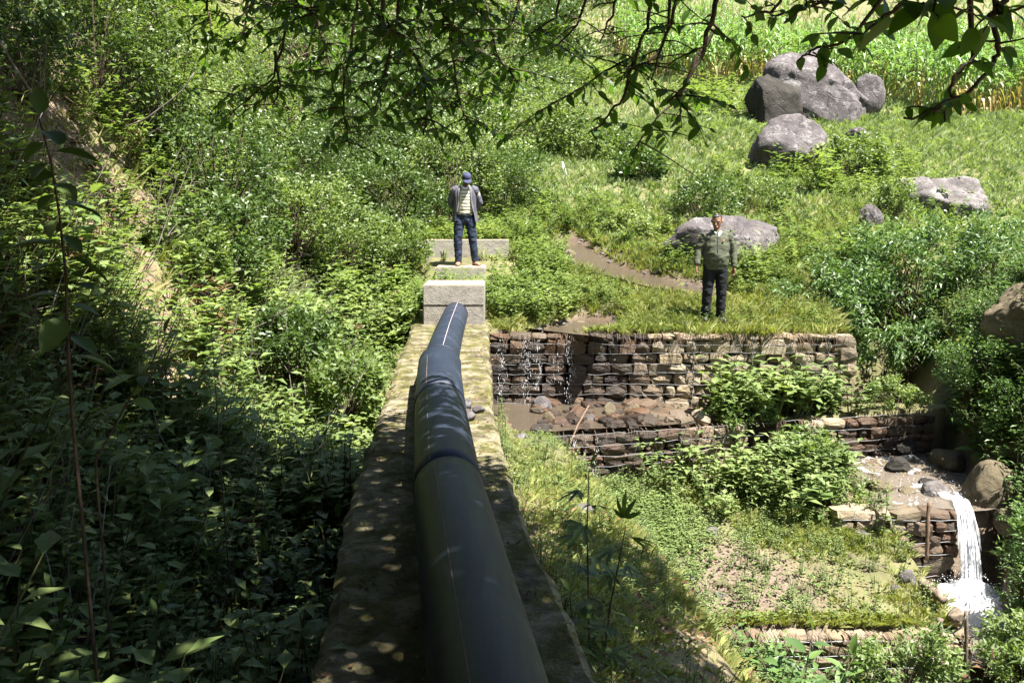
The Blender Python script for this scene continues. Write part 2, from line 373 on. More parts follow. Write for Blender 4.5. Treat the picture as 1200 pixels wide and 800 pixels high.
M['rock_tan'] = rock_mat('tan_rock', (.075, .060, .036), (.185, .15, .095), (.26, .225, .15), .4)
M['stone'] = stone_mat()
M['fill'] = plain('dark_fill', (.030, .020, .013), .95, .1, .5, 8, .6)
M['wire'] = plain('galvanised_wire', (.14, .142, .145), .55, .4, .3, 30, 0, Metallic=.3)
def pipe_mat():
    m, nt, out = new_mat('black_polyethylene'); P = position(nt)
    n1 = noise(nt, 2.3, 6, .65, P, .5); n2 = noise(nt, 40, 4, .6, P); st = N(nt, 'Mapping'); st.inputs['Scale'].default_value = (30, 1.2, 30)
    nt.links.new(P, st.inputs[0]); n3 = noise(nt, 1.0, 5, .7, st.outputs[0])
    c = ramp(nt, n1, [(.3, (.009, .013, .024)), (.7, (.017, .024, .043))])
    dust = ramp(nt, math_(nt, 'ADD', math_(nt, 'MULTIPLY', n1, .65), math_(nt, 'MULTIPLY', n3, .35)), [(.52, (0, 0, 0)), (.75, (.12, .12, .12))])
    c = mixc(nt, dust, c, (.26, .25, .24))
    spk = ramp(nt, n2, [(.72, (0, 0, 0)), (.76, (.5, .5, .5))]); c = mixc(nt, spk, c, (.25, .23, .2))
    rough = math_(nt, 'ADD', .40, math_(nt, 'MULTIPLY', n3, .22))
    principled(nt, out, c, rough, .30, bump(nt, n3, .15, .004)); return m
M['pipe'] = pipe_mat()
M['stripe'] = plain('pale_stripe', (.50, .40, .38), .55, .4, .35, 25)
def water_mat(name, c, trans=.75, rough=.06, sc=9):
    m, nt, out = new_mat(name); P = position(nt); n1 = noise(nt, sc, 4, .6, P, .8)
    p = principled(nt, out, c, rough, .5, bump(nt, n1, .35, .03), IOR=1.33); p.inputs['Transmission Weight'].default_value = trans; return m
M['stream'] = water_mat('stream_water', (.10, .078, .055), .35, .04, 18)
M['lowwater'] = water_mat('rushing_water', (.24, .20, .16), .5, .07, 22)
def foam_mat():
    m, nt, out = new_mat('white_water'); P = position(nt); st = N(nt, 'Mapping'); st.inputs['Scale'].default_value = (34, 34, 4); nt.links.new(P, st.inputs[0])
    n = noise(nt, 1.0, 4, .6, st.outputs[0])
    p = principled(nt, None, (.78, .80, .83), .35, .5, bump(nt, n, .8, .04)); p.inputs['Subsurface Weight'].default_value = .0
    tl = N(nt, 'BsdfTranslucent'); tl.inputs[0].default_value = (.9, .92, .95, 1)
    mx = N(nt, 'MixShader'); mx.inputs[0].default_value = .35; nt.links.new(p.outputs[0], mx.inputs[1]); nt.links.new(tl.outputs[0], mx.inputs[2])
    tp = N(nt, 'BsdfTransparent'); m2 = N(nt, 'MixShader')
    nt.links.new(math_(nt, 'SUBTRACT', 1.0, math_(nt, 'MULTIPLY', ramp(nt, n, [(.30, (.25, .25, .25)), (.56, (1, 1, 1))]), attr(nt, 'tint'), True), True), m2.inputs[0])
    nt.links.new(mx.outputs[0], m2.inputs[1]); nt.links.new(tp.outputs[0], m2.inputs[2]); nt.links.new(m2.outputs[0], out.inputs[0]); return m
M['foam'] = foam_mat()
M['drop'] = plain('water_drops', (.85, .87, .9), .12, .6, .05, 5, 0, Transmission_Weight=.25)

# ------------------------------------------------------------------ ground sheet
CH = [np.array([(1.15, 17.2), (1.5, 16.6), (2.0, 16.1), (2.9, 15.4), (3.5, 15.1)]), np.array([(1.35, 13.7), (.9, 13.35), (.55, 12.95)])]
def seg_dist(x, y, pl):
    best = np.full(np.shape(x), 1e9)
    for (ax, ay), (bx, by) in zip(pl[:-1], pl[1:]):
        t = np.clip(((x-ax)*(bx-ax) + (y-ay)*(by-ay)) / ((bx-ax)**2 + (by-ay)**2), 0, 1)
        best = np.minimum(best, np.hypot(x - ax - t*(bx-ax), y - ay - t*(by-ay)))
    return best
_H0 = H
def H(x, y, rough=True):
    z = _H0(x, y, rough)
    x = np.asarray(x, float) + 0*z; y = np.asarray(y, float) + 0*z
    dd = np.minimum(seg_dist(x, y, CH[0]), seg_dist(x, y, CH[1]))
    c = (1 - smooth(.30, .72, dd + .15*fbm(x, y, 3., 2, 2.))) * smooth(YA, YA + .2, y)
    return z - .16 * c
def graded(lo, hi, dense_lo, dense_hi, step, grow=1.13):
    a = list(np.arange(dense_lo, dense_hi + step/2, step)); s = step
    while a[-1] < hi: s *= grow; a.append(a[-1] + s)
    s = step; b = []
    c = dense_lo
    while c > lo: s *= grow; c -= s; b.append(c)
    return np.array(b[::-1] + a)
gx = graded(-220, 220, -8, 8.6, .075); gy = graded(-25, 320, -1.5, 19, .075)
GX, GY = np.meshgrid(gx, gy); GZ = H(GX, GY)
BARE = [(*hit(a, b)[:2], r_) for a, b, r_ in ((120, 205, .6), (150, 230, .55), (95, 240, .5), (180, 255, .5), (60, 60, .7), (30, 120, .7), (110, 120, .6), (240, 265, .35), (215, 320, .4), (195, 345, .5), (205, 390, .45), (212, 430, .42), (205, 470, .42), (150, 290, .45), (65, 130, .4), (330, 250, .35), (90, 180, .5), (345, 255, .3))]
def ground_cover(x, y):
    """real cover of the ground: grass, gravel, wet soil"""
    dd = np.minimum(seg_dist(x, y, CH[0]), seg_dist(x, y, CH[1]))
    wet = (1 - smooth(.3, .62, dd)) * (y > YA - .1)
    wet = np.maximum(wet, (y > yB(x) - .1) & (y < YA + .1) & (x > -.4) & (x < 2.9) & (x > crest_x(y) - .4))
    wet = np.maximum(wet, ((x > 4.4) & (x < 6.6) & (y < 16) & (y > YC) & (H(x, y) < -1.2)) * .8)
    wet = np.maximum(wet, ((x > 4.7) & (x < 6.2) & (y <= YC)) * .8)
    grav = np.exp(-((x - 2.3)/1.0)**2 - ((y - 8.95)/.75)**2) * 1.5 * (.55 + .9*smooth(-.2, .25, fbm(x, y, 3.3, 3, 1.6))) + np.exp(-((x-4.9)/.5)**2 - ((y-10.9)/.7)**2)
    d = bench_l(np.minimum(y, 14)) - x
    bare = smooth(2.2, 3.0, d) * (1 - smooth(3.9, 4.8, d)) * smooth(5.5, 7.0, y) * (1 - smooth(10.8, 12.5, y)) * (.35 + .65*smooth(-.15, .2, fbm(x, y, 6.6, 3, .9)))
    bare = bare*.9
    for bx, by, r_ in BARE: bare = np.maximum(bare, 1.25*np.exp(-(((x-bx)/(r_*.8))**2 + ((y-by)/r_)**2)) * (.6 + .8*smooth(-.3, .2, fbm(x, y, 2.7, 3, 2.2))))
    bare = np.clip(bare, 0, 1)
    shade_bank = (x > bench_r(y)) & (x < crest_x(y)) & (y < 7)
    grassy = np.clip(1 - bare - grav - wet, 0, 1) * np.where(shade_bank, .45, 1)
    return grassy, np.clip(grav, 0, 1), np.clip(wet, 0, 1), bare
_g, _gr, _w, _b = ground_cover(GX, GY)
ny, nx = GX.shape; ii = (np.arange(ny-1)[:, None]*nx + np.arange(nx-1)[None]).ravel()
me = raw_mesh('ground', np.stack([GX, GY, GZ], -1).reshape(-1, 3), np.stack([ii, ii+1, ii+nx+1, ii+nx], -1), None, [M['soil']], None, True,
              {'grassy': _g.ravel(), 'gravel': _gr.ravel(), 'wet': _w.ravel()})
tag(mobj('ground', me), 'grass and bare soil of the steep stream valley', 'ground', kind='structure')

# ------------------------------------------------------------------ concrete and pipe
def box_bm(x0, x1, y0, y1, z0, z1, bev=.012, bm=None, cuts=0):
    b = bmesh.new(); r = bmesh.ops.create_cube(b, size=1)
    for v in b.verts: v.co = Vector(((x0+x1)/2 + v.co.x*(x1-x0), (y0+y1)/2 + v.co.y*(y1-y0), (z0+z1)/2 + v.co.z*(z1-z0)))
    if bev: bmesh.ops.bevel(b, geom=b.edges[:], offset=bev, segments=2, affect='EDGES')
    return b
ys = np.arange(-6, 13.35, .15); rows = []
for y in ys:
    j = rng.normal(0, .012, 4); l, r_ = bench_l(y), bench_r(y); zt = .10 + .008*math.sin(y*2.1)
    rows.append([(l - .04 + j[0], y, -1.0), (l + j[0], y, zt - .035 + j[2]), (l + .05 + j[0]*.5, y, zt + .5*j[2]*.3), ((2*l+r_)/3, y, zt + rng.normal(0, .006)), ((l+2*r_)/3, y, zt + rng.normal(0, .006)),
                 (r_ - .04 + j[1]*.5, y, zt), (r_ + j[1], y, zt - .03 + j[3]*.5), (r_ + .05 + j[1], y, -1.9)])
Vb = np.array(rows).reshape(-1, 3); k = 8; n = len(ys)
Fb = [[i*k+j, i*k+j+1, (i+1)*k+j+1, (i+1)*k+j] for i in range(n-1) for j in range(k-1)]
Fb += [[i*k+k-1, i*k, (i+1)*k, (i+1)*k+k-1] for i in range(n-1)]
bench = mobj('concrete_wall', raw_mesh('concrete_wall', Vb, np.array(Fb)[:, ::-1], None, [M['mossy_concrete']]))
bm = bmesh.new(); bm.from_mesh(bench.data)
bm.verts.ensure_lookup_table(); bmesh.ops.contextual_create(bm, geom=[bm.verts[i] for i in range(8)]); bmesh.ops.contextual_create(bm, geom=[bm.verts[(n-1)*k+i] for i in range(8)])
bmesh.ops.recalc_face_normals(bm, faces=bm.faces[:]); bm.to_mesh(bench.data); bm.free()
tag(bench, 'long low mossy concrete wall carrying the black pipe', 'concrete wall', kind='thing')

pipe = empty('water_pipe', (0, 5, .1)); tag(pipe, 'thick black plastic water pipe lying along the mossy concrete wall', 'pipe')
ax = np.array([(.95, -5, .305), (.22, .6, .305), (-.09, 2.74, .305), (-.37, 4.75, .305), (-.585, 6.75, .31), (-.735, 8.45, .315), (-.80, 10.5, .30), (-.86, 12.95, .26)])
_ay = np.arange(-7, 15, .05); _k = np.hanning(25); _k /= _k.sum()
_ax, _az = (np.convolve(np.pad(np.interp(_ay, ax[:, 1], ax[:, i]), 12, 'edge'), _k, 'valid') for i in (0, 2))
def axis(y): return np.array([np.interp(y, _ay, _ax), y, np.interp(y, _ay, _az)])
from math import cos, sin
def pipe_part(name, y0, y1, r0, r1, mat, n=12, seg=40):
    pts = [axis(y) - np.array([0, 5, .1]) for y in np.linspace(y0, y1, n)]
    V, F = tube_arrays(pts, np.linspace(r0, r1, n), seg)
    o = mobj(name, raw_mesh(name, V, F, None, [mat], None, True), pipe)
    return o
secs = [pipe_part('pipe_section', -5, 4.75, .205, .205, M['pipe'], 60), pipe_part('pipe_section', 4.75, 6.75, .203, .203, M['pipe']),
        pipe_part('pipe_elbow', 6.75, 8.5, .208, .215, M['pipe']), pipe_part('pipe_section', 8.4, 12.97, .186, .186, M['pipe'])]
for y, r_ in ((4.75, .203), (6.75, .203), (8.5, .207)):
    c = axis(y) - np.array([0, 5, .1]); T = unit(axis(y+.1) - axis(y-.1)); A = unit(np.cross(T, [0, 0, 1.])); B = np.cross(T, A)
    an = np.linspace(0, 2*math.pi, 41); ring = [c + (r_+.003)*(cos(a)*A + sin(a)*B) for a in an]
    V, F = tube_arrays(ring, .0028 if y < 8 else .009, 8, False); mobj('weld_bead', raw_mesh('weld_bead', V, F, None, [M['pipe']], None, True), pipe)
M['stripe_dull'] = plain('dusty_stripe', (.14, .10, .085), .6, .3, .5, 20)
def stripe(sec, y0, y1, r_, ang, wd=1., mt='stripe'):
    V = []; 
    for y in np.linspace(y0, y1, 40):
        c = axis(y) - np.array([0, 5, .1]); T = unit(axis(y+.1) - axis(y-.1)); A = unit(np.cross(T, [0, 0, 1.])); B = np.cross(A, T)
        for da, dr in ((-.02*wd, -.002), (-.018*wd, .0012), (.018*wd, .0012), (.02*wd, -.002)):
            V.append(c + (r_+dr)*(sin(ang+da)*A + cos(ang+da)*B))
    F = [[i*4+j, i*4+j+1, i*4+5+j, i*4+4+j] for i in range(39) for j in range(3)]
    mobj('stripe', raw_mesh('stripe', np.array(V), np.array(F), None, [M[mt]]), sec)
stripe(secs[0], -4.8, 4.7, .205, -.42, .55, 'stripe_dull'); stripe(secs[1], 4.8, 6.7, .203, -.55, .55, 'stripe_dull'); stripe(secs[2], 6.8, 8.4, .2115, -.55, .55, 'stripe_dull'); stripe(secs[3], 8.55, 12.9, .186, .16, .6)

b1 = bm_obj('concrete_block', box_bm(-1.36, -.43, 12.92, 13.75, -.3, .71, .015), M['concrete']); tag(b1, 'grey concrete block where the black pipe ends', 'concrete block')
ln = bm_obj('formwork_line', box_bm(-1.355, -.435, 12.914, 12.935, .40, .412, 0), M['fill'], b1)
b2 = bm_obj('intake_wall', box_bm(-1.68, -.06, 16.4, 16.68, .2, 1.24, .012), M['concrete']); tag(b2, 'wide concrete intake wall behind the person in the cap', 'concrete wall', kind='thing')
bm_obj('side_wall', box_bm(-1.66, -1.46, 16.67, 17.6, .2, 1.235, .012), M['concrete'], b2); bm_obj('side_wall', box_bm(-.28, -.08, 16.67, 17.6, .2, 1.235, .012), M['concrete'], b2)
b3 = bm_obj('concrete_step', box_bm(-1.38, -.48, 15.25, 16.1, .1, .80, .02), M['concrete']); tag(b3, 'low concrete step under the person in the cap', 'concrete step')

# ------------------------------------------------------------------ stones
def stone_mesh(seed, p=.32, nz=.16):
    g = np.random.default_rng(seed); bm = bmesh.new(); bmesh.ops.create_cube(bm, size=2); bmesh.ops.subdivide_edges(bm, edges=bm.edges[:], cuts=1, use_grid_fill=True)
    for v in bm.verts:
        c = np.array(v.co); q = (np.abs(c)**(1/p)).sum()**p; c = c/q
        c = np.sign(c)*np.abs(c)**.92 + g.normal(0, nz*.5, 3); v.co = Vector(c*.5)
    me = bpy.data.meshes.new('stone'); bm.to_mesh(me); bm.free(); me.materials.append(M['stone'])
    return me
STONES = [stone_mesh(100+i, .22 if i % 3 else .36, .14) for i in range(16)]
def gabion(label, P0, P1, z0, z1, wet=lambda x: 0, row=(.13, .21), wid=(.16, .40), depth=.8, skip=None, proud=.03, wires=True, lace=(), seed=1, lean=0.0):
    g = np.random.default_rng(seed); P0 = np.array(P0, float); P1 = np.array(P1, float); Ln = np.linalg.norm(P1 - P0)
    root = empty('gabion_wall', (*P0, z0), math.atan2(P1[1]-P0[1], P1[0]-P0[0])); tag(root, label, 'gabion wall', kind='thing')
    hgt = z1 - z0
    bm_obj('dark_backing', box_bm(.02, Ln-.02, .15, depth, .0, hgt-.05, 0), M['fill'], root)  # plain dark box added behind the stones so no light passes through
    z = 0.0; rowi = 0
    while z < hgt - .05:
        h = min(g.uniform(*row), hgt - z); x = -g.uniform(0, .15)
        while x < Ln - .04:
            w = min(g.uniform(*wid), Ln - x + .03); hh = h * g.uniform(.82, 1.12)
            if not (skip and skip(x + w/2, z + h/2, g)):
                o = bpy.data.objects.new('stone', STONES[g.integers(len(STONES))]); link(o, root)
                dp = g.uniform(.20, .30)
                o.location = (x + w/2, dp/2 + g.uniform(-proud, proud) + lean*(z/hgt), z + h/2)
                o.scale = (w*1.10, dp*1.1, hh*1.16); o.rotation_euler = (g.normal(0, .10), g.normal(0, .09), g.normal(0, .10) + (math.pi if g.random() < .5 else 0))
                o['wet'] = float(np.clip(wet(x + w/2) + g.normal(0, .12), 0, 1))
            x += w
        z += h; rowi += 1
    if wires:
        zs = np.arange(.06, hgt, .15)
        for zz in zs:
            xx = np.linspace(0, Ln, int(Ln/.12)+2); pts = np.stack([xx, -.025 + g.normal(0, .010, len(xx)) + lean*(zz/hgt), zz + np.cumsum(g.normal(0, .006, len(xx)))*.6 + g.normal(0, .006, len(xx))], -1)
            V, F = tube_arrays(pts, .0032, 3, False); mobj('wire', raw_mesh('wire', V, F, None, [M['wire']]), root)
        for xl in lace:
            zz = np.linspace(0, hgt, 26); 
            for s in (0, 1.6):
                pts = np.stack([xl + .012*np.sin(zz*42 + s) + .02*np.sin(zz*3), -.035 + .012*np.cos(zz*42 + s), zz], -1)
                V, F = tube_arrays(pts, .0065, 4, False); mobj('lacing_wire', raw_mesh('lacing_wire', V, F, None, [M['wire']]), root)
        for xv in np.arange(.5, Ln, 1.07):
            zz = np.linspace(0, hgt, 10); pts = np.stack([xv + g.normal(0, .012, 10), np.full(10, -.028), zz], -1)
            V, F = tube_arrays(pts, .0024, 3, False); mobj('wire', raw_mesh('wire', V, F, None, [M['wire']]), root)
    return root
gabion('tall upper gabion wall of stacked stones in wire, below the person in green', (-.33, YA-.17), (5.2, YA-.17), -1.14, -.03, lambda x: 1 - smooth(1.9, 3.0, x), lace=(3.06, 3.95, 5.1), seed=11)
gabion('wet second gabion step below the tall stone wall', (.15, yB(.15)-.2), (6.25, yB(6.25)-.2), -1.95, -1.13, lambda x: np.clip(1 - smooth(2.0, 3.2, x) + smooth(4.6, 4.9, x), 0, 1), seed=12, row=(.09, .16), lace=(2.2,),
       skip=lambda x, z, g: 3.3 < x < 4.2)
gabion('small wet gabion wall beside the white waterfall', (4.05, YC-.18), (5.48, YC-.17), -2.85, -1.80, lambda x: smooth(.3, 1.2, x)*.7 + .25, seed=13, row=(.12, .18), lace=())
gabion('lowest gabion wall at the front edge of the grassy platform', (1.75, YD-.2), (4.72, YD-.2), -3.3, -2.46, lambda x: .25 + .4*(1-smooth(.2, 1.2, x)), seed=14, row=(.11, .18), lace=(1.3, 2.6))
# end of the upper wall towards the ravine
ge = gabion('short end face of the upper gabion wall above the ravine', (5.22, YA-.10), (5.22, YA+1.0), -1.14, -.06, lambda x: .3, seed=15, wires=False, depth=.15)

def ico(sub):
    bm = bmesh.new(); bmesh.ops.create_icosphere(bm, subdivisions=sub, radius=1.0)
    V = np.array([v.co[:] for v in bm.verts]); F = np.array([[v.index for v in f.verts] for f in bm.faces]); bm.free(); return V, F
ICO = {k: ico(k) for k in (2, 3, 4, 5)}
def boulder(name, label, c, size, mat, seed, rz=0., sub=4, planes=8, rough=.24, cat=None, group=None, cut=(.62, .90), tilt=(0, 0), crack=0, facets=()):
    V, F = ICO[sub]; V = V.copy(); g = np.random.default_rng(seed)
    for n, dlim in facets:
        n = unit(np.array(n, float)); s = V @ n; V -= np.maximum(0, s - dlim)[:, None]*n*.95
    for _ in range(planes):
        n = rand_dir(1, -.6, 1, g)[0]; dlim = g.uniform(*cut); s = V @ n; V -= np.maximum(0, s - dlim)[:, None]*n*.92
    off = g.uniform(0, 40, 3); r = fbm(V[:, 0]*1.6+off[0], V[:, 1]*1.6+off[1], V[:, 2]*1.6+off[2], 6) - .35*np.abs(fbm(V[:, 0]*3+off[2], V[:, 1]*3+off[0], V[:, 2]*5+off[1], 4))
    if crack: r = r - crack*np.exp(-((fbm(V[:, 0]*.9+off[1], V[:, 1]*.9+off[2], V[:, 2]*2.2+off[0], 3))/.05)**2)
    V *= (1 + rough*r)[:, None]; V *= np.array(size)/2
    o = mobj(name, raw_mesh(name, V, F, None, [mat], None, sub >= 4)); o.location = c; o.rotation_euler = (tilt[0], tilt[1], rz)
    if cat or label: tag(o, label, cat or name, group)
    return o
def B(px, py, Y, w, hgt, **kw):
    """boulder whose base centre shows at a pixel, w and hgt in pixels"""
    p = at(px, py, Y); f = proj(p)[2]; return p, w*f/FOC, hgt*f/FOC
def rockpx(label, x0, x1, y0, y1, Y, mat, seed, dep=.8, sink=.35, **kw):
    f = proj(at((x0+x1)/2, y1, Y))[2]; w = (x1-x0)*f/FOC; h = (y1-y0)*f/FOC
    b = at((x0+x1)/2, y1, Y); hh = h*(1+sink); c = (b[0], Y + w*dep*.25, b[2] + h - hh/2)
    return boulder(kw.pop('name', 'boulder'), label, c, (w*1.04, w*dep, hh*1.05), mat, seed, **kw)
rockpx('huge rounded purple-grey boulder at the top of the grassy hill', 896, 1030, 56, 140, 25.5, M['rock'], 21, .7, .3, tilt=(0, .34), sub=5, cut=(.85, 1.0), crack=.3, rough=.26, facets=[((.45, -.25, .85), .60), ((-.35, -.5, .8), .66), ((.9, -.3, .1), .80), ((0, -1, .1), .62), ((.2, -.75, .6), .66)])
rockpx('dark shaded split slab leaning against the huge boulder', 872, 940, 80, 152, 25.0, M['rock_dark'], 22, .9, .25, tilt=(0, -.35), sub=5, cut=(.6, .9))  # shade on the boulder's left side put into the rock colour
rockpx('small grey rock peeking out right behind the huge boulder', 1000, 1038, 86, 124, 26.3, M['rock'], 23, .8, .3)
rockpx('grey pointed boulder on the slope below the huge one', 876, 972, 138, 196, 21.2, M['rock'], 24, .7, .35, tilt=(0, -.18), sub=5)
rockpx('tiny flat rock in the hill grass', 994, 1022, 149, 160, 22.5, M['rock'], 25, .8, .5, sub=3)
rockpx('pale flat boulder in the grass above the broad bush', 1046, 1188, 204, 246, 18.6, M['rock_pale'], 26, .6, .9, tilt=(0, .14), sub=5, rough=.3)
rockpx('broad low boulder mottled with lichen behind the person in green', 776, 932, 254, 318, 16.3, M['rock'], 27, .55, .35, sub=5, cut=(.6, .88), tilt=(0, -.08), rough=.34)
rockpx('small grey rock half hidden above the broad bush', 1008, 1036, 240, 262, 17.6, M['rock'], 29, .8, .5, sub=3)
rockpx('rusty rock face on the ravine bank at the picture edge', 1168, 1260, 328, 390, 11.4, M['rock_tan'], 30, .7, .5, sub=5, rough=.35)
rockpx('large smooth tan boulder beside the top of the waterfall', 1134, 1200, 545, 608, 10.3, M['rock_tan'], 31, .9, .5, sub=5, cut=(.8, .98), rough=.1)
# ------------------------------------------------------------------ plant templates (small soups reused many times)
def weed_t(seed, h=.5, stems=3, nl=7, L=.08, W=.035, kind=5, spread=.35, droop=.3, low=.15, stem=True):
    g = np.random.default_rng(seed); s = Soup()
    for _ in range(stems):
        a = g.uniform(0, 6.28); hh = h*g.uniform(.6, 1.1); top = np.array([cos(a)*spread*hh*g.uniform(.3, 1), sin(a)*spread*hh*g.uniform(.3, 1), hh])
        b = np.array([cos(a)*.03, sin(a)*.03, -.03]); mid = (b + top)*.5 + np.array([0, 0, .05*hh])
        pts = np.array([b, mid, top])
        if stem:
            V, F = tube_arrays(pts, [.006*h/.5, .005*h/.5, .002], 3, False); s.add(V, F, g.uniform(.2, .6), 1)
        t = np.sort(g.uniform(low, 1, nl)); t[-1] = 1
        base = np.where(t[:, None] < .5, b + (mid-b)*(t[:, None]*2), mid + (top-mid)*(t[:, None]*2-1))
        az = np.arange(nl)*2.4 + g.uniform(0, 6.28) + g.normal(0, .3, nl); up = g.uniform(.1, .7, nl)
        d = np.stack([np.cos(az), np.sin(az), up], -1)
        V, F, tt = leaves(base, d, np.tile([0, 0, 1.], (nl, 1)), L*g.uniform(.6, 1.25, nl)*(1.1-.35*t), W*g.uniform(.7, 1.2, nl)*(1.1-.35*t), droop*g.uniform(.5, 1.6, nl), .25, kind, g.random(nl)*.6 + .4*t)
        s.add(V, F, tt, 0)
    return s.arrays()
def grass_t(seed, h=.3, n=9, w=.008, spread=.5, seg=2):
    g = np.random.default_rng(seed); s = Soup()
    a = g.uniform(0, 6.28, n); hh = h*g.uniform(.45, 1.1, n); r0 = g.uniform(0, .05, n)*h/.3
    b = np.stack([np.cos(a)*r0, np.sin(a)*r0, np.full(n, -.02)], -1); d = np.stack([np.cos(a), np.sin(a), np.zeros(n)], -1)
    out = g.uniform(.1, spread, n)[:, None]*hh[:, None]; sd = np.stack([-np.sin(a), np.cos(a), np.zeros(n)], -1)*w*.5
    m = b + d*out*.35 + np.array([0, 0, 1.])*hh[:, None]*.6; t = b + d*out + np.array([0, 0, 1.])*hh[:, None]*(1 - .3*(out/hh[:, None]))
    V = np.stack([b-sd, b+sd, m+sd, t], 1); f = np.array([[0, 1, 2], [0, 2, 3]])
    F = (f[None] + (np.arange(n)*4)[:, None, None]).reshape(-1, 3); s.add(V.reshape(-1, 3), F, np.repeat(g.random(n), 4)); return s.arrays()
def clover_t(seed, n=14, r=.12, L=.03, h=.07):
    g = np.random.default_rng(seed); s = Soup(); a = g.uniform(0, 6.28, n); rr = r*np.sqrt(g.random(n))
    b = np.stack([np.cos(a)*rr, np.sin(a)*rr, h*g.uniform(.3, 1.1, n)], -1); az = g.uniform(0, 6.28, n)
    V, F, t = leaves(b, np.stack([np.cos(az), np.sin(az), g.uniform(-.1, .4, n)], -1), np.tile([0, 0, 1.], (n, 1)), L*g.uniform(.7, 1.3, n), L*.75*g.uniform(.7, 1.2, n), .15, .15, 4, g.random(n))
    s.add(V, F, t); return s.arrays()
def fern_t(seed, n=7, L=.6, pin=11):
    g = np.random.default_rng(seed); s = Soup()
    for k in range(n):
        a = k*6.28/n + g.normal(0, .25); l = L*g.uniform(.7, 1.1); t = np.linspace(0, 1, 7)
        rise = g.uniform(.5, .9); x = l*t*.85; z = l*(rise*t - .75*t*t)
        pts = np.stack([np.cos(a)*x, np.sin(a)*x, z], -1); V, F = tube_arrays(pts, np.linspace(.006, .002, 7), 3, False); s.add(V, F, .4, 1)
        tt = np.linspace(.15, .98, pin); P = np.stack([np.interp(tt, t, pts[:, i]) for i in range(3)], -1); tan = np.array([cos(a), sin(a), 0.])
        side = np.array([-sin(a), cos(a), 0.])
        for sg in (1, -1):
            d = side*sg + tan*.45 + np.array([0, 0, -.1]); ll = l*.30*np.sin(np.pi*(tt*.85+.12))**.8
            V, F, tn = leaves(P, np.tile(d, (pin, 1)), np.tile([0, 0, 1.], (pin, 1)), ll, ll*.28, .15, .1, 4, .5 + .4*g.random()); s.add(V, F, tn)
    return s.arrays()
WEED = [weed_t(200+i, .5, 3, 8, .13, .068) for i in range(6)]
WEEDB = [weed_t(220+i, .6, 3, 7, .21, .12) for i in range(5)]
WEEDS = [weed_t(230+i, .35, 4, 8, .055, .028, 4) for i in range(5)]
WEEDN = [weed_t(240+i, .55, 3, 9, .12, .028, 5, .4, .5) for i in range(4)]
WEED4 = [weed_t(205+i, .5, 3, 8, .145, .075, 4, stem=False) for i in range(6)]
WEEDS4 = [weed_t(235+i, .35, 3, 8, .062, .032, 4, stem=False) for i in range(5)]
GRASS = [grass_t(250+i) for i in range(6)]
LAWN = [grass_t(260+i, .12, 10, .007, .8) for i in range(5)]
FARG = [grass_t(270+i, .30, 7, .024, .8) for i in range(5)]
CLOV = [clover_t(280+i) for i in range(5)]
FERN = [fern_t(290+i) for i in range(4)]

def sample(n, x0, x1, y0, y1, dens=None):
    x = rng.uniform(x0, x1, n); y = rng.uniform(y0, y1, n); 
    if dens is not None:
        k = rng.random(n) < dens(x, y); x, y = x[k], y[k]
    z = H(x, y); e = .06
    nrm = np.stack([-(H(x+e, y) - H(x-e, y)), -(H(x, y+e) - H(x, y-e))], -1) / (2*e)
    ln = np.sqrt(1 + (nrm**2).sum(-1))[:, None]
    return np.stack([x, y, z], -1), np.clip(nrm/ln, -.8, .8)
def in_view(P, m=140):
    px, py, f = proj(P); return (f > .4) & (px > -m) & (px < 1200+m) & (py > -m) & (py < 800+m*1.5)
def stuff(name, label, cat, parts, mats):
    s = Soup()
    for q in parts:
        V, F, t, m = q.arrays(); s.add(V, F, t, m)
    return tag(s.build(name, mats), label, cat, kind='stuff')
def scat(T, n, x0, x1, y0, y1, dens, s0, s1, tilt=.15, slope=True, tint=None, lift=0.):
    P, nr = sample(n, x0, x1, y0, y1, dens); k = in_view(P); P, nr = P[k], nr[k]; P[:, 2] += lift
    sc = rng.uniform(s0, s1, len(P)) if not callable(s0) else s0(P)
    return merge(T, P, sc, None, tilt, None, None if tint is None else np.clip(tint + rng.normal(0, .15, len(P)), 0, 1), nr if slope else None)
def dl(x, y): return bench_l(np.minimum(y, 14)) - x
def leftd(x, y, k=1.0):
    d = dl(x, y); g = ground_cover(x, y)[3]
    patch = .35 + .65*smooth(-.25, .25, fbm(x, y, 9., 3, .8))
    return k * (d > -.02) * patch * (1 - .93*g)
def hs(P): return np.clip(.85 + 1.1*fbm(P[:, 0], P[:, 1], 12.3, 3, 1.1) + rng.normal(0, .18, len(P)), .35, 1.7)
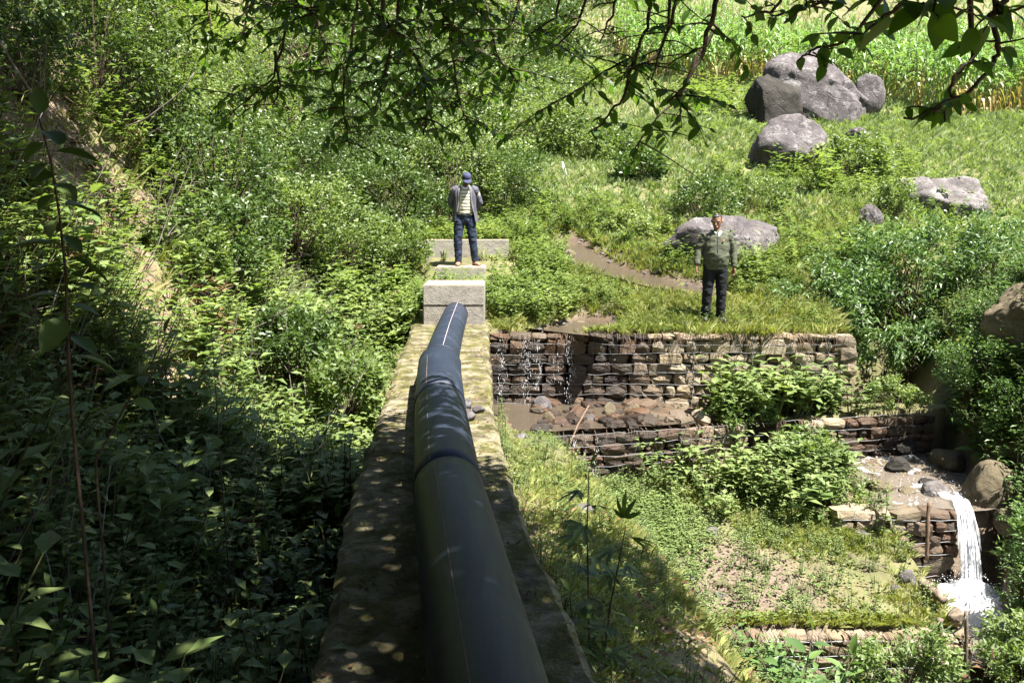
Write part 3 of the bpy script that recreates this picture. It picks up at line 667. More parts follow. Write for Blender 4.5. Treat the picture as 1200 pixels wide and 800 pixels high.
# ---- left bank
parts = [scat(WEED, 3900, -5, -.4, 1.0, 7.5, lambda x, y: leftd(x, y, .8)*smooth(0, .3, dl(x, y)), hs, 0),
         scat(WEED4, 4800, -9, -.4, 7.5, 16.5, lambda x, y: leftd(x, y, .8)*smooth(0, .3, dl(x, y)), hs, 0),
         scat([weed_t(220+i, .6, 3, 7, .19, .11, 8) for i in range(5)], 700, -5, -.4, 1.0, 5.2, lambda x, y: leftd(x, y, .6)*smooth(.1, .5, dl(x, y))*smooth(-.25, .1, fbm(x, y, 4.4, 3, .7)), hs, 0),
         scat(WEEDB, 2600, -8, -.4, 5.2, 15, lambda x, y: leftd(x, y, .6)*smooth(.1, .5, dl(x, y))*smooth(-.25, .1, fbm(x, y, 4.4, 3, .7)), hs, 0),
         scat(WEEDS4, 9500, -9, -.4, 1.0, 17, lambda x, y: leftd(x, y, 1.0), .5, 1.2),
         scat(WEEDN, 2600, -8, -.4, 3, 17, lambda x, y: leftd(x, y, .5)*smooth(.2, .6, dl(x, y)), .6, 1.3),
         scat(FERN, 330, -8, -1.5, 2.5, 17, lambda x, y: leftd(x, y, .8)*smooth(.5, 1.2, dl(x, y)), .5, 1.0)]
stuff('undergrowth', 'dense green broad-leaved undergrowth covering the left bank', 'undergrowth', parts, [M['weed'], M['stem']])
parts = [scat(GRASS, 8000, -9, -.8, 2.0, 17, lambda x, y: leftd(x, y, .7)*(.15 + .6*smooth(1.4, 2.4, dl(x, y))), .5, 1.3, .25),
         scat(GRASS, 2600, -6, -2.0, 6.0, 13, lambda x, y: ground_cover(x, y)[3]*.25, .35, .8, .35, True, .75)]
stuff('bank_grass', 'tufts of grass between the weeds on the left bank', 'grass', parts, [M['drygrass']])
# ---- upper terrace, valley floor and hill
def upd(x, y, k=1.0):
    dd = np.minimum(seg_dist(x, y, CH[0]), seg_dist(x, y, CH[1])); w = smooth(.30, .58, dd + .15*fbm(x, y, 4., 2, 1.5))
    blk = ((x > -1.5) & (x < -.3) & (y > 12.8) & (y < 13.9)) | ((x > -1.75) & (x < 0) & (y > 16.35) & (y < 16.72)) | ((x > -1.5) & (x < -.4) & (y > 15.1) & (y < 16.2))
    low_ = (x > -1.85) & (x < .15) & (y > 14.9) & (y < 16.5)
    rav = (x > 5.25) & (y < 16) & (H(x, y) < -.5)
    return k * w * ~blk * ~rav * np.where(low_, .12, 1.0)
parts = [scat(LAWN, 12500, -.5, 7, 12.85, 18, lambda x, y: upd(x, y)*(y > YA-.12), .7, 1.7, .2, True, .6),
         scat(GRASS, 3600, -2, 8, 13.2, 19, lambda x, y: upd(x, y)*.7*smooth(-.2, .2, fbm(x, y, 6., 2, .8)), .4, .9, .2)]
stuff('terrace_grass', 'short yellow-green grass on the terrace round the person in green', 'grass', parts, [M['drygrass']])
parts = [scat(FARG, 21000, -6, 17, 15, 26, lambda x, y: upd(x, y)*smooth(15, 17, y), .4, .9, .25),
         scat(FARG, 15000, -8, 28, 24, 44, lambda x, y: upd(x, y, .9), .6, 1.2, .25),
         scat(FARG, 3500, -25, 40, 40, 75, None, 1.2, 2.4, .25)]
stuff('hill_grass', 'long bright green grass covering the hillside', 'grass', parts, [M['grass']])
parts = [scat(WEEDS4, 4600, -2, 9, 13, 19, lambda x, y: upd(x, y)*smooth(-.1, .35, fbm(x, y, 1.5, 3, .7))*smooth(12.9, 14.2, y), .5, 1.2),
         scat(WEED4, 2400, -3, 10, 14.5, 24, lambda x, y: upd(x, y)*smooth(-.05, .3, fbm(x, y, 2.5, 3, .55)), .5, 1.1),
         scat(WEEDS4, 1500, -2.3, .3, 13.5, 17.5, lambda x, y: upd(x, y, .9), .6, 1.2),
         scat(WEED4, 900, -2.6, 1.0, 13.4, 17.5, lambda x, y: upd(x, y, .9), .5, .95),
         scat(WEED4, 2200, -14, -3, 14, 30, lambda x, y: upd(x, y), .8, 1.8),
         scat(WEED4, 2400, -9, 14, 19, 34, lambda x, y: upd(x, y)*smooth(.05, .35, fbm(x, y, 2.9, 3, .3))*smooth(12, 5, x), .9, 2.0),
         scat(CLOV, 5200, -.4, 5.3, 12.9, 16.5, lambda x, y: upd(x, y)*smooth(-.2, .2, fbm(x, y, 8.5, 3, .9))*(y > YA), .6, 1.3)]
stuff('valley_weeds', 'low leafy weeds along the stream in the valley floor', 'weeds', parts, [M['weed'], M['stem']])
# ---- lower platform
def nb(x, y): return (x > bench_r(y) + .06) & (x < crest_x(y) + .9) & (y < yB(x) - .1) & (H(x, y) > -2.4)
def plat(x, y): return (x > crest_x(y) + .15) & (y > YD - .12) & (y < yB(x) - .2) & (x < 4.85) & (H(x, y) > -2.62)
def weedy(x, y): return np.clip(np.exp(-((x-3.6)/1.0)**2 - ((y-10.75)/.75)**2)*1.3 + np.exp(-((x-1.75)/.55)**2 - ((y-10.2)/.8)**2) , 0, 1)
gravel = lambda x, y: ground_cover(x, y)[1]
parts = [scat(LAWN, 9500, 1.0, 4.9, 8.2, 12, lambda x, y: plat(x, y)*np.clip(1-gravel(x, y)*1.5, 0, 1)*smooth(-.25, .25, fbm(x, y, 7.7, 3, 1.3)), .5, 1.15, .25, True, .7),
         scat(LAWN, 1100, 1.7, 4.7, 8.14, 8.5, lambda x, y: .25 + smooth(-.2, .2, fbm(x, 2., 1., 2, 1.8)), .5, 1.3, .5),
         merge(GRASS, *(lambda x: (np.stack([x, np.full(len(x), YA-.12), np.full(len(x), -.03)], -1), rng.uniform(.4, .9, len(x))))((lambda q: q[rng.random(len(q)) < smooth(-.1, .3, fbm(q, 1., 3., 2, 1.7))])(rng.uniform(.3, 5.15, 420))), None, .5)]
stuff('platform_grass', 'thin yellow-green grass on the lower stone platform', 'grass', parts, [M['drygrass']])
parts = [scat(CLOV, 2600, .2, 2.6, 3, 11.3, lambda x, y: nb(x, y)*smooth(-.1, .3, fbm(x, y, 1.5, 3, 1.2)), .5, 1.1),
         scat(CLOV, 4200, 1.0, 4.0, 8.4, 11.4, lambda x, y: plat(x, y)*np.clip(np.exp(-((x-1.75)/.5)**2 - ((y-10.2)/.85)**2)*1.6 + .12, 0, 1), .7, 1.5),
         scat(WEED, 760, 1.6, 4.8, 9.3, 12, lambda x, y: plat(x, y)*np.clip(1.1*np.exp(-((x-3.55)/1.0)**2 - ((y-10.85)/.7)**2)*(.3 + 1.2*smooth(-.2, .2, fbm(x, y, 5.1, 3, 1.6))), 0, 1), hs, 0),
         scat(WEEDB, 420, 2.2, 4.8, 9.8, 12, lambda x, y: plat(x, y)*np.exp(-((x-3.6)/.85)**2 - ((y-11.1)/.45)**2)*smooth(-.25, .15, fbm(x, y, 9.1, 3, 1.4)), .5, 1.2),
         scat(WEED, 420, 2.6, 5.1, 11.4, 12.75, lambda x, y: (y > yB(x))*(y < YA-.3)*smooth(2.5, 3.0, x)*smooth(-.25, .2, fbm(x, y, 3.9, 3, 1.5)), .6, 1.35),
         scat(WEEDB, 120, 2.6, 4.6, 11.5, 12.7, lambda x, y: (y > yB(x))*(y < YA-.3)*smooth(2.8, 3.4, x), .9, 1.5),
         scat(WEEDS, 1300, 1.2, 4.7, 8.3, 11.5, lambda x, y: plat(x, y)*.35, .3, .8)]
stuff('platform_weeds', 'leafy green weeds spilling over the gabion steps', 'weeds', parts, [M['weed'], M['stem']])
# ---- shaded near bank
parts = [scat(LAWN, 15000, -.5, 2.8, 2.5, 11.4, lambda x, y: nb(x, y)*smooth(-.5, .1, fbm(x, y, 5.5, 3, 1.7))*smooth(bench_r(y)+.05, bench_r(y)+.45, x), .35, .95, .3),
         scat(GRASS, 500, .3, 2.8, 2.5, 10, lambda x, y: nb(x, y)*smooth(crest_x(y)-.3, crest_x(y)+.2, x), .3, .6, .3)]
stuff('bank_grass', 'short mossy grass on the shaded bank right of the concrete wall', 'grass', parts, [M['drygrass']])
parts = [scat(WEEDS, 800, -.4, 2.6, 2.5, 11, lambda x, y: nb(x, y)*.5, .25, .7), scat(WEED, 120, -.4, 2.6, 2.5, 11, lambda x, y: nb(x, y)*.4, .3, .6),
         scat(WEEDS, 260, -.6, .6, 3, 12, lambda x, y: (x > bench_r(y)+.04)*(x < bench_r(y)+.22), .5, 1.0)]
stuff('bank_weeds', 'small weeds growing along the foot of the concrete wall', 'weeds', parts, [M['weed'], M['stem']])
# ---- lower ground and right bank
def lowg(x, y): return (H(x, y) < -2.6) & (y < YD - .25) & (x < 4.7 - .35*(8.3-y)) 
def rbank(x, y): return (x > xR(y) + .12)
parts = [scat(WEED, 1500, 1.5, 5.0, 4.5, 8.3, lambda x, y: lowg(x, y)*.8, .6, 1.2), scat(WEEDN, 700, 1.5, 5.0, 4.5, 8.3, lambda x, y: lowg(x, y)*.6, .6, 1.2),
         scat(WEED4, 6000, 3.3, 8, 4, 14, lambda x, y: rbank(x, y)*.8*(1-.5*smooth(8.2, 8.8, y)*(1-smooth(10.2, 10.8, y))), .4, .9), scat(WEEDN, 4200, 3.3, 8, 4, 15, lambda x, y: rbank(x, y)*.6, .6, 1.1),
         scat(FERN, 300, 4.5, 8, 6, 14, lambda x, y: rbank(x, y)*.8, .6, 1.0)]
stuff('ravine_weeds', 'glossy green weeds along the stream below the lowest gabion wall', 'weeds', parts, [M['glossy'], M['stem']])
def stalk_t(seed):
    g = np.random.default_rng(seed); s = Soup()
    for _ in range(4):
        h = g.uniform(.4, 1.0); a = g.uniform(0, 6.28); t = np.linspace(0, 1, 5)[:, None]; pts = np.array([cos(a)*.3*h, sin(a)*.3*h, h])*t + np.cumsum(g.normal(0, .015, (5, 3)), 0); V, F = tube_arrays(pts, np.linspace(.006, .002, 5), 3, False); s.add(V, F, g.random())
        for q in range(3):
            i = g.integers(1, 4); d = rand_dir(1, 0, .9, g)[0]*.18; V, F = tube_arrays(np.array([pts[i], pts[i] + d]), [.003, .0015], 3, False); s.add(V, F, g.random())
    return s.arrays()
STK = [stalk_t(310+i) for i in range(5)]
tag(scat(STK, 420, -7, -1.2, 2, 16, lambda x, y: leftd(x, y, .8)*smooth(.3, .8, dl(x, y)) + .4*ground_cover(x, y)[3], .6, 1.3).build('dry_stalks', [M['twig']]), 'dry brown stalks standing among the weeds of the left bank', 'dry stalks', kind='stuff')
tag(scat(WEED4, 420, -7, -1.2, 3, 16, lambda x, y: leftd(x, y, .7)*smooth(.3, .8, dl(x, y)), .5, 1.1, .2, True, .2).build('yellowing_weeds', [M['litter']]), 'withered brown weeds scattered over the left bank', 'weeds', kind='stuff')
# ---- litter and moss
def litter_t(seed):
    g = np.random.default_rng(seed); n = 5; s = Soup(); az = g.uniform(0, 6.28, n)
    V, F, t = leaves(g.uniform(-.08, .08, (n, 3))*[1, 1, .05] + [0, 0, .012], np.stack([np.cos(az), np.sin(az), g.uniform(-.1, .3, n)], -1), np.tile([0, 0, 1.], (n, 1)), .05*g.uniform(.6, 1.4, n), .026*g.uniform(.6, 1.3, n), g.uniform(-.3, .3, n), .35, 5, g.random(n)); s.add(V, F, t); return s.arrays()
LIT = [litter_t(300+i) for i in range(5)]
parts = [scat(LIT, 1500, -.3, 2.6, 2.5, 8, lambda x, y: nb(x, y)*.6, .6, 1.3, .1), scat(LIT, 1800, -5, -.8, 2, 12, lambda x, y: leftd(x, y, .8), .6, 1.4, .1),
         scat(LIT, 900, -5.5, -2.2, 6, 13, lambda x, y: ground_cover(x, y)[3], .6, 1.4, .1)]
stuff('leaf_litter', 'brown fallen leaves scattered on the shaded soil', 'leaf litter', parts, [M['litter']])
def on_bench(n, f):
    y = rng.uniform(2, 12.8, n); t = rng.random(n); x = bench_l(y) + .03 + t*(bench_r(y) - bench_l(y) - .06); px = np.array([axis(v)[0] for v in y])
    k = (np.abs(x - px) > .17) & f(x, y, t); return np.stack([x[k], y[k], np.full(k.sum(), .105)], -1)
P = on_bench(2600, lambda x, y, t: smooth(.0, .25, fbm(x, y, 2.1, 3, 2.2)) + .5*((t < .07) | (t > .93)) > rng.random(len(x)))
mo = merge(CLOV, P, rng.uniform(.18, .42, len(P))); P2 = on_bench(420, lambda x, y, t: rng.random(len(x)) < .8)
tag(mo.build('moss', [M['moss']]), 'olive green moss cushions on top of the concrete wall', 'moss', kind='stuff')
tag(merge(LIT, P2, rng.uniform(.3, .8, len(P2)), None, .05).build('leaf_litter', [M['litter']]), 'dry leaves lying on top of the concrete wall', 'leaf litter', kind='stuff')
# hanging dry grass and rootlets on the lips of the gabions
def lip(n, P0, P1, z, seed, L=(.06, .22)):
    g = np.random.default_rng(seed); s = Soup(); P0, P1 = np.array(P0), np.array(P1)
    for _ in range(n):
        t = g.random(); p = P0 + (P1-P0)*t; l = g.uniform(*L)*(.3 + 1.3*max(0., float(.5 + 1.2*fbm(p[0], seed, 0., 2, 2.3)))); a = g.normal(0, .35)
        pts = np.array([(p[0], p[1]+.08, z+.02), (p[0]+.02*a, p[1]-.05, z+.02), (p[0]+l*a*.6, p[1]-.08-g.random()*.05, z-l*.6), (p[0]+l*a, p[1]-.07-g.random()*.05, z-l)])
        V, F = tube_arrays(pts, [.004, .004, .003, .0015], 3, False); s.add(V, F, g.random())
    return s
s = lip(130, (-.2, YA-.2), (5.1, YA-.2), -.03, 41); V, F, t, m_ = lip(110, (1.8, YD-.22), (4.7, YD-.22), -2.45, 42, (.05, .3)).arrays(); s.add(V, F, t, m_)
V, F, t, m_ = lip(50, (.5, yB(.5)-.22), (4.4, yB(4.4)-.22), -1.12, 43).arrays(); s.add(V, F, t, m_)
tag(s.build('dry_roots', [M['root']]), 'dry rootlets hanging over the lips of the gabion walls', 'roots', kind='stuff')

# ------------------------------------------------------------------ single shrubs and trees
def bush_arrays(seed, rad, nl, L, W, clumps=26, kind=4, droop=.3, tight=.30, upw=.35, hollow=.55):
    g = np.random.default_rng(seed); rad = np.array(rad, float); S = Soup(); Br = Soup(); clumps = int(clumps*1.6); nl = int(nl*(1.65 if kind == 4 else 1.4))
    c = rand_dir(clumps, -.8, 1, g)*(g.uniform(hollow, 1.0, clumps)[:, None]); C = c*rad; C[:, 2] += rad[2]*.95
    wts = g.uniform(.5, 1.5, clumps); wts /= wts.sum(); idx = g.choice(clumps, nl, p=wts)
    q = rand_dir(nl, -1, 1, g)*(g.random(nl)**.5)[:, None]*rad.mean()*tight*g.uniform(.6, 1.35, clumps)[idx][:, None]
    pos = C[idx] + q; outw = unit(pos - np.array([0, 0, rad[2]*.6]))
    d = outw*.6 + rand_dir(nl, -.6, .8, g)*.9 + np.array([0, 0, upw])
    ct = g.random(clumps)
    V, F, t = leaves(pos, d, unit(rand_dir(nl, .2, 1, g)), L*g.uniform(.6, 1.3, nl), W*g.uniform(.6, 1.3, nl), droop*g.uniform(.3, 1.6, nl), .22, kind, np.clip(.55*g.random(nl) + .45*ct[idx], 0, 1))
    S.add(V, F, t)
    for k in range(clumps):
        b = np.array([g.normal(0, .06), g.normal(0, .06), -.25]); mid = C[k]*.5 + np.array([g.normal(0, .1)*rad[0], g.normal(0, .1)*rad[1], -.05])
        V, F = tube_arrays(np.array([b, b*.4+mid*.6, mid*.6 + C[k]*.4, C[k]]), np.array([.022, .015, .008, .003])*rad.mean()*.8, 5); Br.add(V, F, .4)
    return S, Br
def bush(name, label, px, py, Y, rad, nl, L, W, mat, seed, cat='bush', ground=True, group=None, **kw):
    """py is the pixel row of the crown's middle; the stems go down to the ground"""
    c = at(px, py, Y); rad = np.array(rad, float)
    base = np.array([c[0], c[1], c[2] - rad[2]*.95])
    S, Br = bush_arrays(seed, rad, nl, L, W, **kw)
    gz = float(H(c[0], c[1])); e = empty(name, (c[0], c[1], min(gz, base[2]))); tag(e, label, cat, group)
    off = base[2] - min(gz, base[2])
    b = Br.build('branches', [M['bark']], e, True); f = S.build('foliage', [mat], e)
    f.location = (0, 0, off); b.location = (0, 0, off)
    if off > .12:
        V, F = tube_arrays(np.array([(0, 0, -.1), (.03, .02, off*.5), (0, 0, off)]), [.05, .04, .03], 6); mobj('stem', raw_mesh('stem', V, F, None, [M['bark']], None, True), e)
    return e
bush('leafy_bush', 'broad bush of long drooping glossy leaves beside the upper wall end', 968, 352, 14.6, (1.0, .8, .72), 2600, .16, .042, M['glossy'], 51, clumps=34, kind=5, droop=.55)
bush('leafy_bush', 'tallest glossy bush overhanging the dark ravine', 1062, 318, 15.2, (1.25, 1.0, 1.05), 4200, .16, .042, M['glossy'], 52, clumps=46, kind=5, droop=.55)
bush('leafy_bush', 'glossy bush at the picture edge above the ravine', 1165, 312, 15.0, (1.1, .9, .95), 3200, .15, .040, M['glossy'], 53, clumps=38, kind=5, droop=.5)
bush('leafy_bush', 'low dark bush hanging into the ravine', 1060, 405, 14.1, (.9, .5, .45), 1700, .15, .04, M['glossy'], 54, clumps=22, kind=5, droop=.7)
bush('small_leaved_bush', 'small-leaved bush below the rusty rock face', 1150, 430, 11.7, (.62, .45, .55), 3000, .05, .026, M['glossy'], 55, clumps=26)
bush('small_leaved_bush', 'dense small-leaved bush at the edge of the dark ravine', 1195, 480, 11.0, (.5, .45, .55), 2400, .05, .028, M['glossy'], 56, clumps=24)
bush('mound_plant', 'bright green mound growing on the wet gabion step', 1050, 462, 12.35, (.5, .32, .26), 1500, .055, .028, M['weed'], 57, clumps=18, cat='plant')
bush('leafy_shrub', 'leafy shrub right of the white waterfall', 1215, 640, 8.5, (.30, .34, .36), 800, .10, .032, M['glossy'], 58, kind=5)
bush('leafy_shrub', 'leafy shrub in the bottom corner below the waterfall', 1195, 760, 7.8, (.42, .42, .36), 1100, .10, .032, M['weed'], 59, kind=5)
bush('leafy_shrub', 'green shrub in front of the lowest gabion wall', 1060, 775, 7.5, (.55, .35, .30), 1500, .075, .028, M['weed'], 60, kind=5)
bush('leafy_shrub', 'broad-leaved green shrub against the stones of the upper wall', 868, 484, 11.9, (.55, .36, .30), 800, .10, .05, M['weed'], 61, kind=5)
bush('leafy_shrub', 'leafy shrub in the middle of the platform weeds', 945, 526, 11.2, (.55, .4, .26), 850, .09, .045, M['weed'], 62, kind=5)
bush('leafy_shrub', 'low shrub left of the small wet gabion wall', 985, 580, 10.6, (.4, .32, .2), 600, .07, .035, M['weed'], 63, kind=5)
# behind the intake
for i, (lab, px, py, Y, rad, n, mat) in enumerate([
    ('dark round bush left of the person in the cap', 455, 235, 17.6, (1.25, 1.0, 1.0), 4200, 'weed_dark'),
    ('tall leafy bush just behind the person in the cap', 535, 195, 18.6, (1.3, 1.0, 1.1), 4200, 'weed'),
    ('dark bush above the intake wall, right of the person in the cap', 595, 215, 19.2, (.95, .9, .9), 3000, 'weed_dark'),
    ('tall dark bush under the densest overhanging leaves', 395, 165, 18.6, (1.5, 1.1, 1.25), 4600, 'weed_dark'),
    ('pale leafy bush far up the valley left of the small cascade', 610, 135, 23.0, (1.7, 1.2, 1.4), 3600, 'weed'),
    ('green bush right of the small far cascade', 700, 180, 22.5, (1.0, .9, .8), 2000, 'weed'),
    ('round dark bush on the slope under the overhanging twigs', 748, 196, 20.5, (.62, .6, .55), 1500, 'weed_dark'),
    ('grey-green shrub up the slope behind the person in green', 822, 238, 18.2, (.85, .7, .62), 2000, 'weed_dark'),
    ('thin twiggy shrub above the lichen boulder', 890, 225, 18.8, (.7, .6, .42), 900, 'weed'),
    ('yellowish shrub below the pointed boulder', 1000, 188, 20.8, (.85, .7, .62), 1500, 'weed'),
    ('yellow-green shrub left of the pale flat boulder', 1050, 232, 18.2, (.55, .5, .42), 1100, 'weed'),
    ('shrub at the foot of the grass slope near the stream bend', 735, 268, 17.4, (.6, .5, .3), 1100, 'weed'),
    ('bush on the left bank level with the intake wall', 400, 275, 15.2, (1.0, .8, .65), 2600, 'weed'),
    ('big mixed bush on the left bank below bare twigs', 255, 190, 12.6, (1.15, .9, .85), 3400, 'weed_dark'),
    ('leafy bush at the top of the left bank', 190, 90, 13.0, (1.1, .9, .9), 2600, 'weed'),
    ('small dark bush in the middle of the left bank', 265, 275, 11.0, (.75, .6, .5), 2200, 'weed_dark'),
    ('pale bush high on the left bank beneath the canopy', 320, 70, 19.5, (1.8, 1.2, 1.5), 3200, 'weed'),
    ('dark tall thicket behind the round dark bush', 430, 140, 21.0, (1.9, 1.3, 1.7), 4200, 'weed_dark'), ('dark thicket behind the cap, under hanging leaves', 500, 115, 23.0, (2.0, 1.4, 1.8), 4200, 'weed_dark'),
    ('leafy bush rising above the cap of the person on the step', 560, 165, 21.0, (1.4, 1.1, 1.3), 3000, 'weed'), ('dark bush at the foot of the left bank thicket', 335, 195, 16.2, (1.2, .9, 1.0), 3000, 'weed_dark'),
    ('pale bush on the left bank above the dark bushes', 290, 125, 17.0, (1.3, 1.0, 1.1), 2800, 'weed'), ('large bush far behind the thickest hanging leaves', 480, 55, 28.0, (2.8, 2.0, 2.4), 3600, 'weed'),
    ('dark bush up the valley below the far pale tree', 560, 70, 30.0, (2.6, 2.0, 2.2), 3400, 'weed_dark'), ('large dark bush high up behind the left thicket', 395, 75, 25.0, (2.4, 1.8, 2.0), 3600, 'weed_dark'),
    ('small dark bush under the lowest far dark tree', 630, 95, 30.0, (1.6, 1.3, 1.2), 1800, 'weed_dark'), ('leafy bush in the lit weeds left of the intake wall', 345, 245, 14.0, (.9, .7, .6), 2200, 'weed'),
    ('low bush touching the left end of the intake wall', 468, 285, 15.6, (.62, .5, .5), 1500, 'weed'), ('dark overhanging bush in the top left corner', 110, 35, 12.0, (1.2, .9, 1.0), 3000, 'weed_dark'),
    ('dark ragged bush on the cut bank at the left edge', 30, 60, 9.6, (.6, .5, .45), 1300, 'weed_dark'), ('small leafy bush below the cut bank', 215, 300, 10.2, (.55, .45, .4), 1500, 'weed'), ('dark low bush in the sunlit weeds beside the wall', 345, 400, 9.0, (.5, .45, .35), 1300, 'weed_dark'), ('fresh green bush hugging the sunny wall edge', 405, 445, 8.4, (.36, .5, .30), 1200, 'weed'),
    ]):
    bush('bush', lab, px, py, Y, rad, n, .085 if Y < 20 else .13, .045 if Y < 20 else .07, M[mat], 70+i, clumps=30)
def tree(name, label, px, py, Y, rad, nl, L, mat, seed, group='trees far up the valley'):
    e = bush(name, label, px, py, Y, rad, nl, L, L*.5, mat, seed, cat='tree', group=group, clumps=34, hollow=.35); 
    for ch in e.children:
        ch.name = {'branches': 'limbs', 'foliage': 'crown', 'stem': 'trunk'}[ch.name.split('.')[0]]
    return e
for i, (lab, px, py, Y, rad, mat) in enumerate([
    ('dark dense tree far up the valley, lowest of the dark trees', 655, 55, 40, (1.6, 1.5, 1.9), 'weed_dark'), ('dark tree at the top edge above the valley', 622, 12, 46, (2.6, 2, 2.6), 'weed_dark'),
    ('blue-green far tree at the top edge right of the dark trees', 705, 5, 52, (3.2, 2.4, 2.6), 'weed_dark'), ('pale far tree behind the hanging leaves', 540, 20, 44, (3.2, 2.4, 2.8), 'weed'),
    ('far tree on the valley side behind the thickest canopy', 455, 30, 40, (3.0, 2.2, 2.6), 'weed_dark'), ('far grey-green tree at the top of the left bank', 365, 20, 34, (2.4, 2, 2.2), 'weed'),
    ('far small tree at the hill top left of the corn', 770, -10, 58, (3.4, 2.4, 2.6), 'weed_dark'), ('far tree above the corn field at the top edge', 860, -30, 62, (4, 3, 3), 'weed_dark')]):
    tree('tree', lab, px, py, Y, rad, 3200, .22 if Y > 38 else .16, M[mat], 110+i)
# ------------------------------------------------------------------ corn
def corn_t(seed):
    g = np.random.default_rng(seed); s = Soup(); h = g.uniform(1.9, 2.4); z = np.linspace(-.1, h, 6); lean = g.normal(0, .05, 2)
    V, F = tube_arrays(np.stack([lean[0]*z*z*.3, lean[1]*z*z*.3, z], -1), np.linspace(.016, .007, 6), 4, False); s.add(V, F, np.repeat(np.where(z < h*.45, .08, .38), 4))
    nl = 11; zz = np.linspace(.25, h*.93, nl); a0 = g.uniform(0, 6.28)
    for k in range(nl):
        a = a0 + math.pi*k + g.normal(0, .3); l = g.uniform(.5, .8)*(1 - .35*abs(k/nl - .5)); t = np.linspace(0, 1, 5); wdt = .045*np.array([.6, 1, .9, .6, .05])
        dry = k < 4; up = .75 if not dry else .25; x = l*t*(.75 if not dry else .45); zl = l*(up*t - (1.0 if not dry else 1.1)*t*t)
        c = np.stack([np.cos(a)*x, np.sin(a)*x, zz[k] + zl], -1) + [lean[0]*zz[k]**2*.3, lean[1]*zz[k]**2*.3, 0]; sd = np.array([-sin(a), cos(a), .25])
        V = np.concatenate([c + sd*wdt[:, None], c - sd*wdt[:, None]]); F = np.concatenate([[[i, i+1, 6+i], [i, 6+i, 5+i]] for i in range(4)])
        s.add(V, F, g.uniform(0, .22) if dry else g.uniform(.5, 1))
    for k in range(4):
        a = g.uniform(0, 6.28); V, F = tube_arrays(np.array([(0, 0, h), (cos(a)*.05, sin(a)*.05, h+.14), (cos(a)*.13, sin(a)*.13, h+.24)]) + [lean[0]*h*h*.3, lean[1]*h*h*.3, 0], [.006, .006, .003], 3, False); s.add(V, F, .18)
    return s.arrays()
CORN = [corn_t(400+i) for i in range(6)]
CM = [raw_mesh('corn_plant', *c[:3], [M['corn']], c[3]) for c in CORN]
fl = np.array([hit(px, py)[:2] for px, py in ((770, 92), (830, 102), (900, 100), (1030, 122), (1100, 135), (1230, 134))])
print('corn front', fl)
def yfront(x): return np.interp(x, fl[:, 0], fl[:, 1])
x = fl[0, 0]; nfront = 0
while x < 19 and nfront < 150:
    o = bpy.data.objects.new('corn_plant', CM[rng.integers(6)]); link(o); y = yfront(x) + rng.normal(0, .18); o.location = (x, y, float(H(x, y))); o.rotation_euler = (rng.normal(0, .05), rng.normal(0, .05), rng.uniform(0, 6.28)); sc = rng.uniform(.85, 1.12); o.scale = (sc,)*3
    tag(o, 'tall corn plant with dry lower leaves in the front row of the hilltop field', 'corn plant', 'corn plants along the front row of the field'); x += rng.uniform(.10, .22); nfront += 1
P = []
for r_ in np.arange(.6, 10, .75):
    xs = np.arange(5, 34, .27) + rng.uniform(-.1, .1); P.append(np.stack([xs + rng.normal(0, .05, len(xs)), yfront(xs) + r_ + rng.normal(0, .08, len(xs))], -1))
P = np.concatenate(P); P = np.concatenate([P, H(P[:, 0], P[:, 1])[:, None]], -1); P = P[in_view(P, 100)]
c_ = merge(CORN, P, rng.uniform(.85, 1.15, len(P)), None, .05); V, F, t, m_ = c_.arrays()
# keep the leaf's own dry or green state
o = tag(mobj('corn_field', raw_mesh('corn_field', V, F, np.concatenate([np.tile(CORN[k][2], (lambda n: n)(0)) if False else np.zeros(0) for k in range(6)] + [t]), [M['corn']], m_)), 'dense field of pale green corn on the hilltop', 'corn field', kind='stuff')
print('tris', sum(len(m.polygons) for m in bpy.data.meshes))
# ------------------------------------------------------------------ water
def ribbon(name, label, pl, w, dz, mat, cross=9, res=.05):
    pl = np.asarray(pl, float); d = np.r_[0, np.cumsum(np.hypot(*np.diff(pl, axis=0).T))]; t = np.arange(0, d[-1], res)
    c = np.stack([np.interp(t, d, pl[:, 0]), np.interp(t, d, pl[:, 1])], -1); k = np.ones(9)/9; cs = c.copy()
    for i in range(2): cs[4:-4, i] = np.convolve(c[:, i], k, 'valid')
    T = unit(np.gradient(cs, axis=0)); S_ = np.stack([T[:, 1], -T[:, 0]], -1); z = H(cs[:, 0], cs[:, 1]) + dz; z = np.convolve(np.pad(z, 4, 'edge'), k, 'valid')
    u = np.linspace(-1, 1, cross); wid = (w if np.isscalar(w) else np.interp(t, d, w))
    P = cs[:, None] + S_[:, None]*(u[None, :, None]*(np.broadcast_to(wid, t.shape)[:, None, None]/2))
    V = np.concatenate([P, np.broadcast_to(z[:, None, None], (*P.shape[:2], 1))], -1); V[..., 2] += .012*fbm(V[..., 0], V[..., 1], 0, 2, 6.)
    n = len(t); ii = (np.arange(n-1)[:, None]*cross + np.arange(cross-1)[None]).ravel()
    o = mobj(name, raw_mesh(name, V.reshape(-1, 3), np.stack([ii, ii+1, ii+cross+1, ii+cross], -1), None, [mat], None, True)); return tag(o, label, 'water', kind='structure')
ribbon('stream', 'shallow brown stream running past the boulders behind the person in green', CH[0], [.8, 1.1, 1.5, 1.6, 1.2], .08, M['stream'])
ribbon('stream', 'thin brown side stream feeding the lip of the upper gabion wall', CH[1], [1.0, 1.5, 2.0], .07, M['stream'])
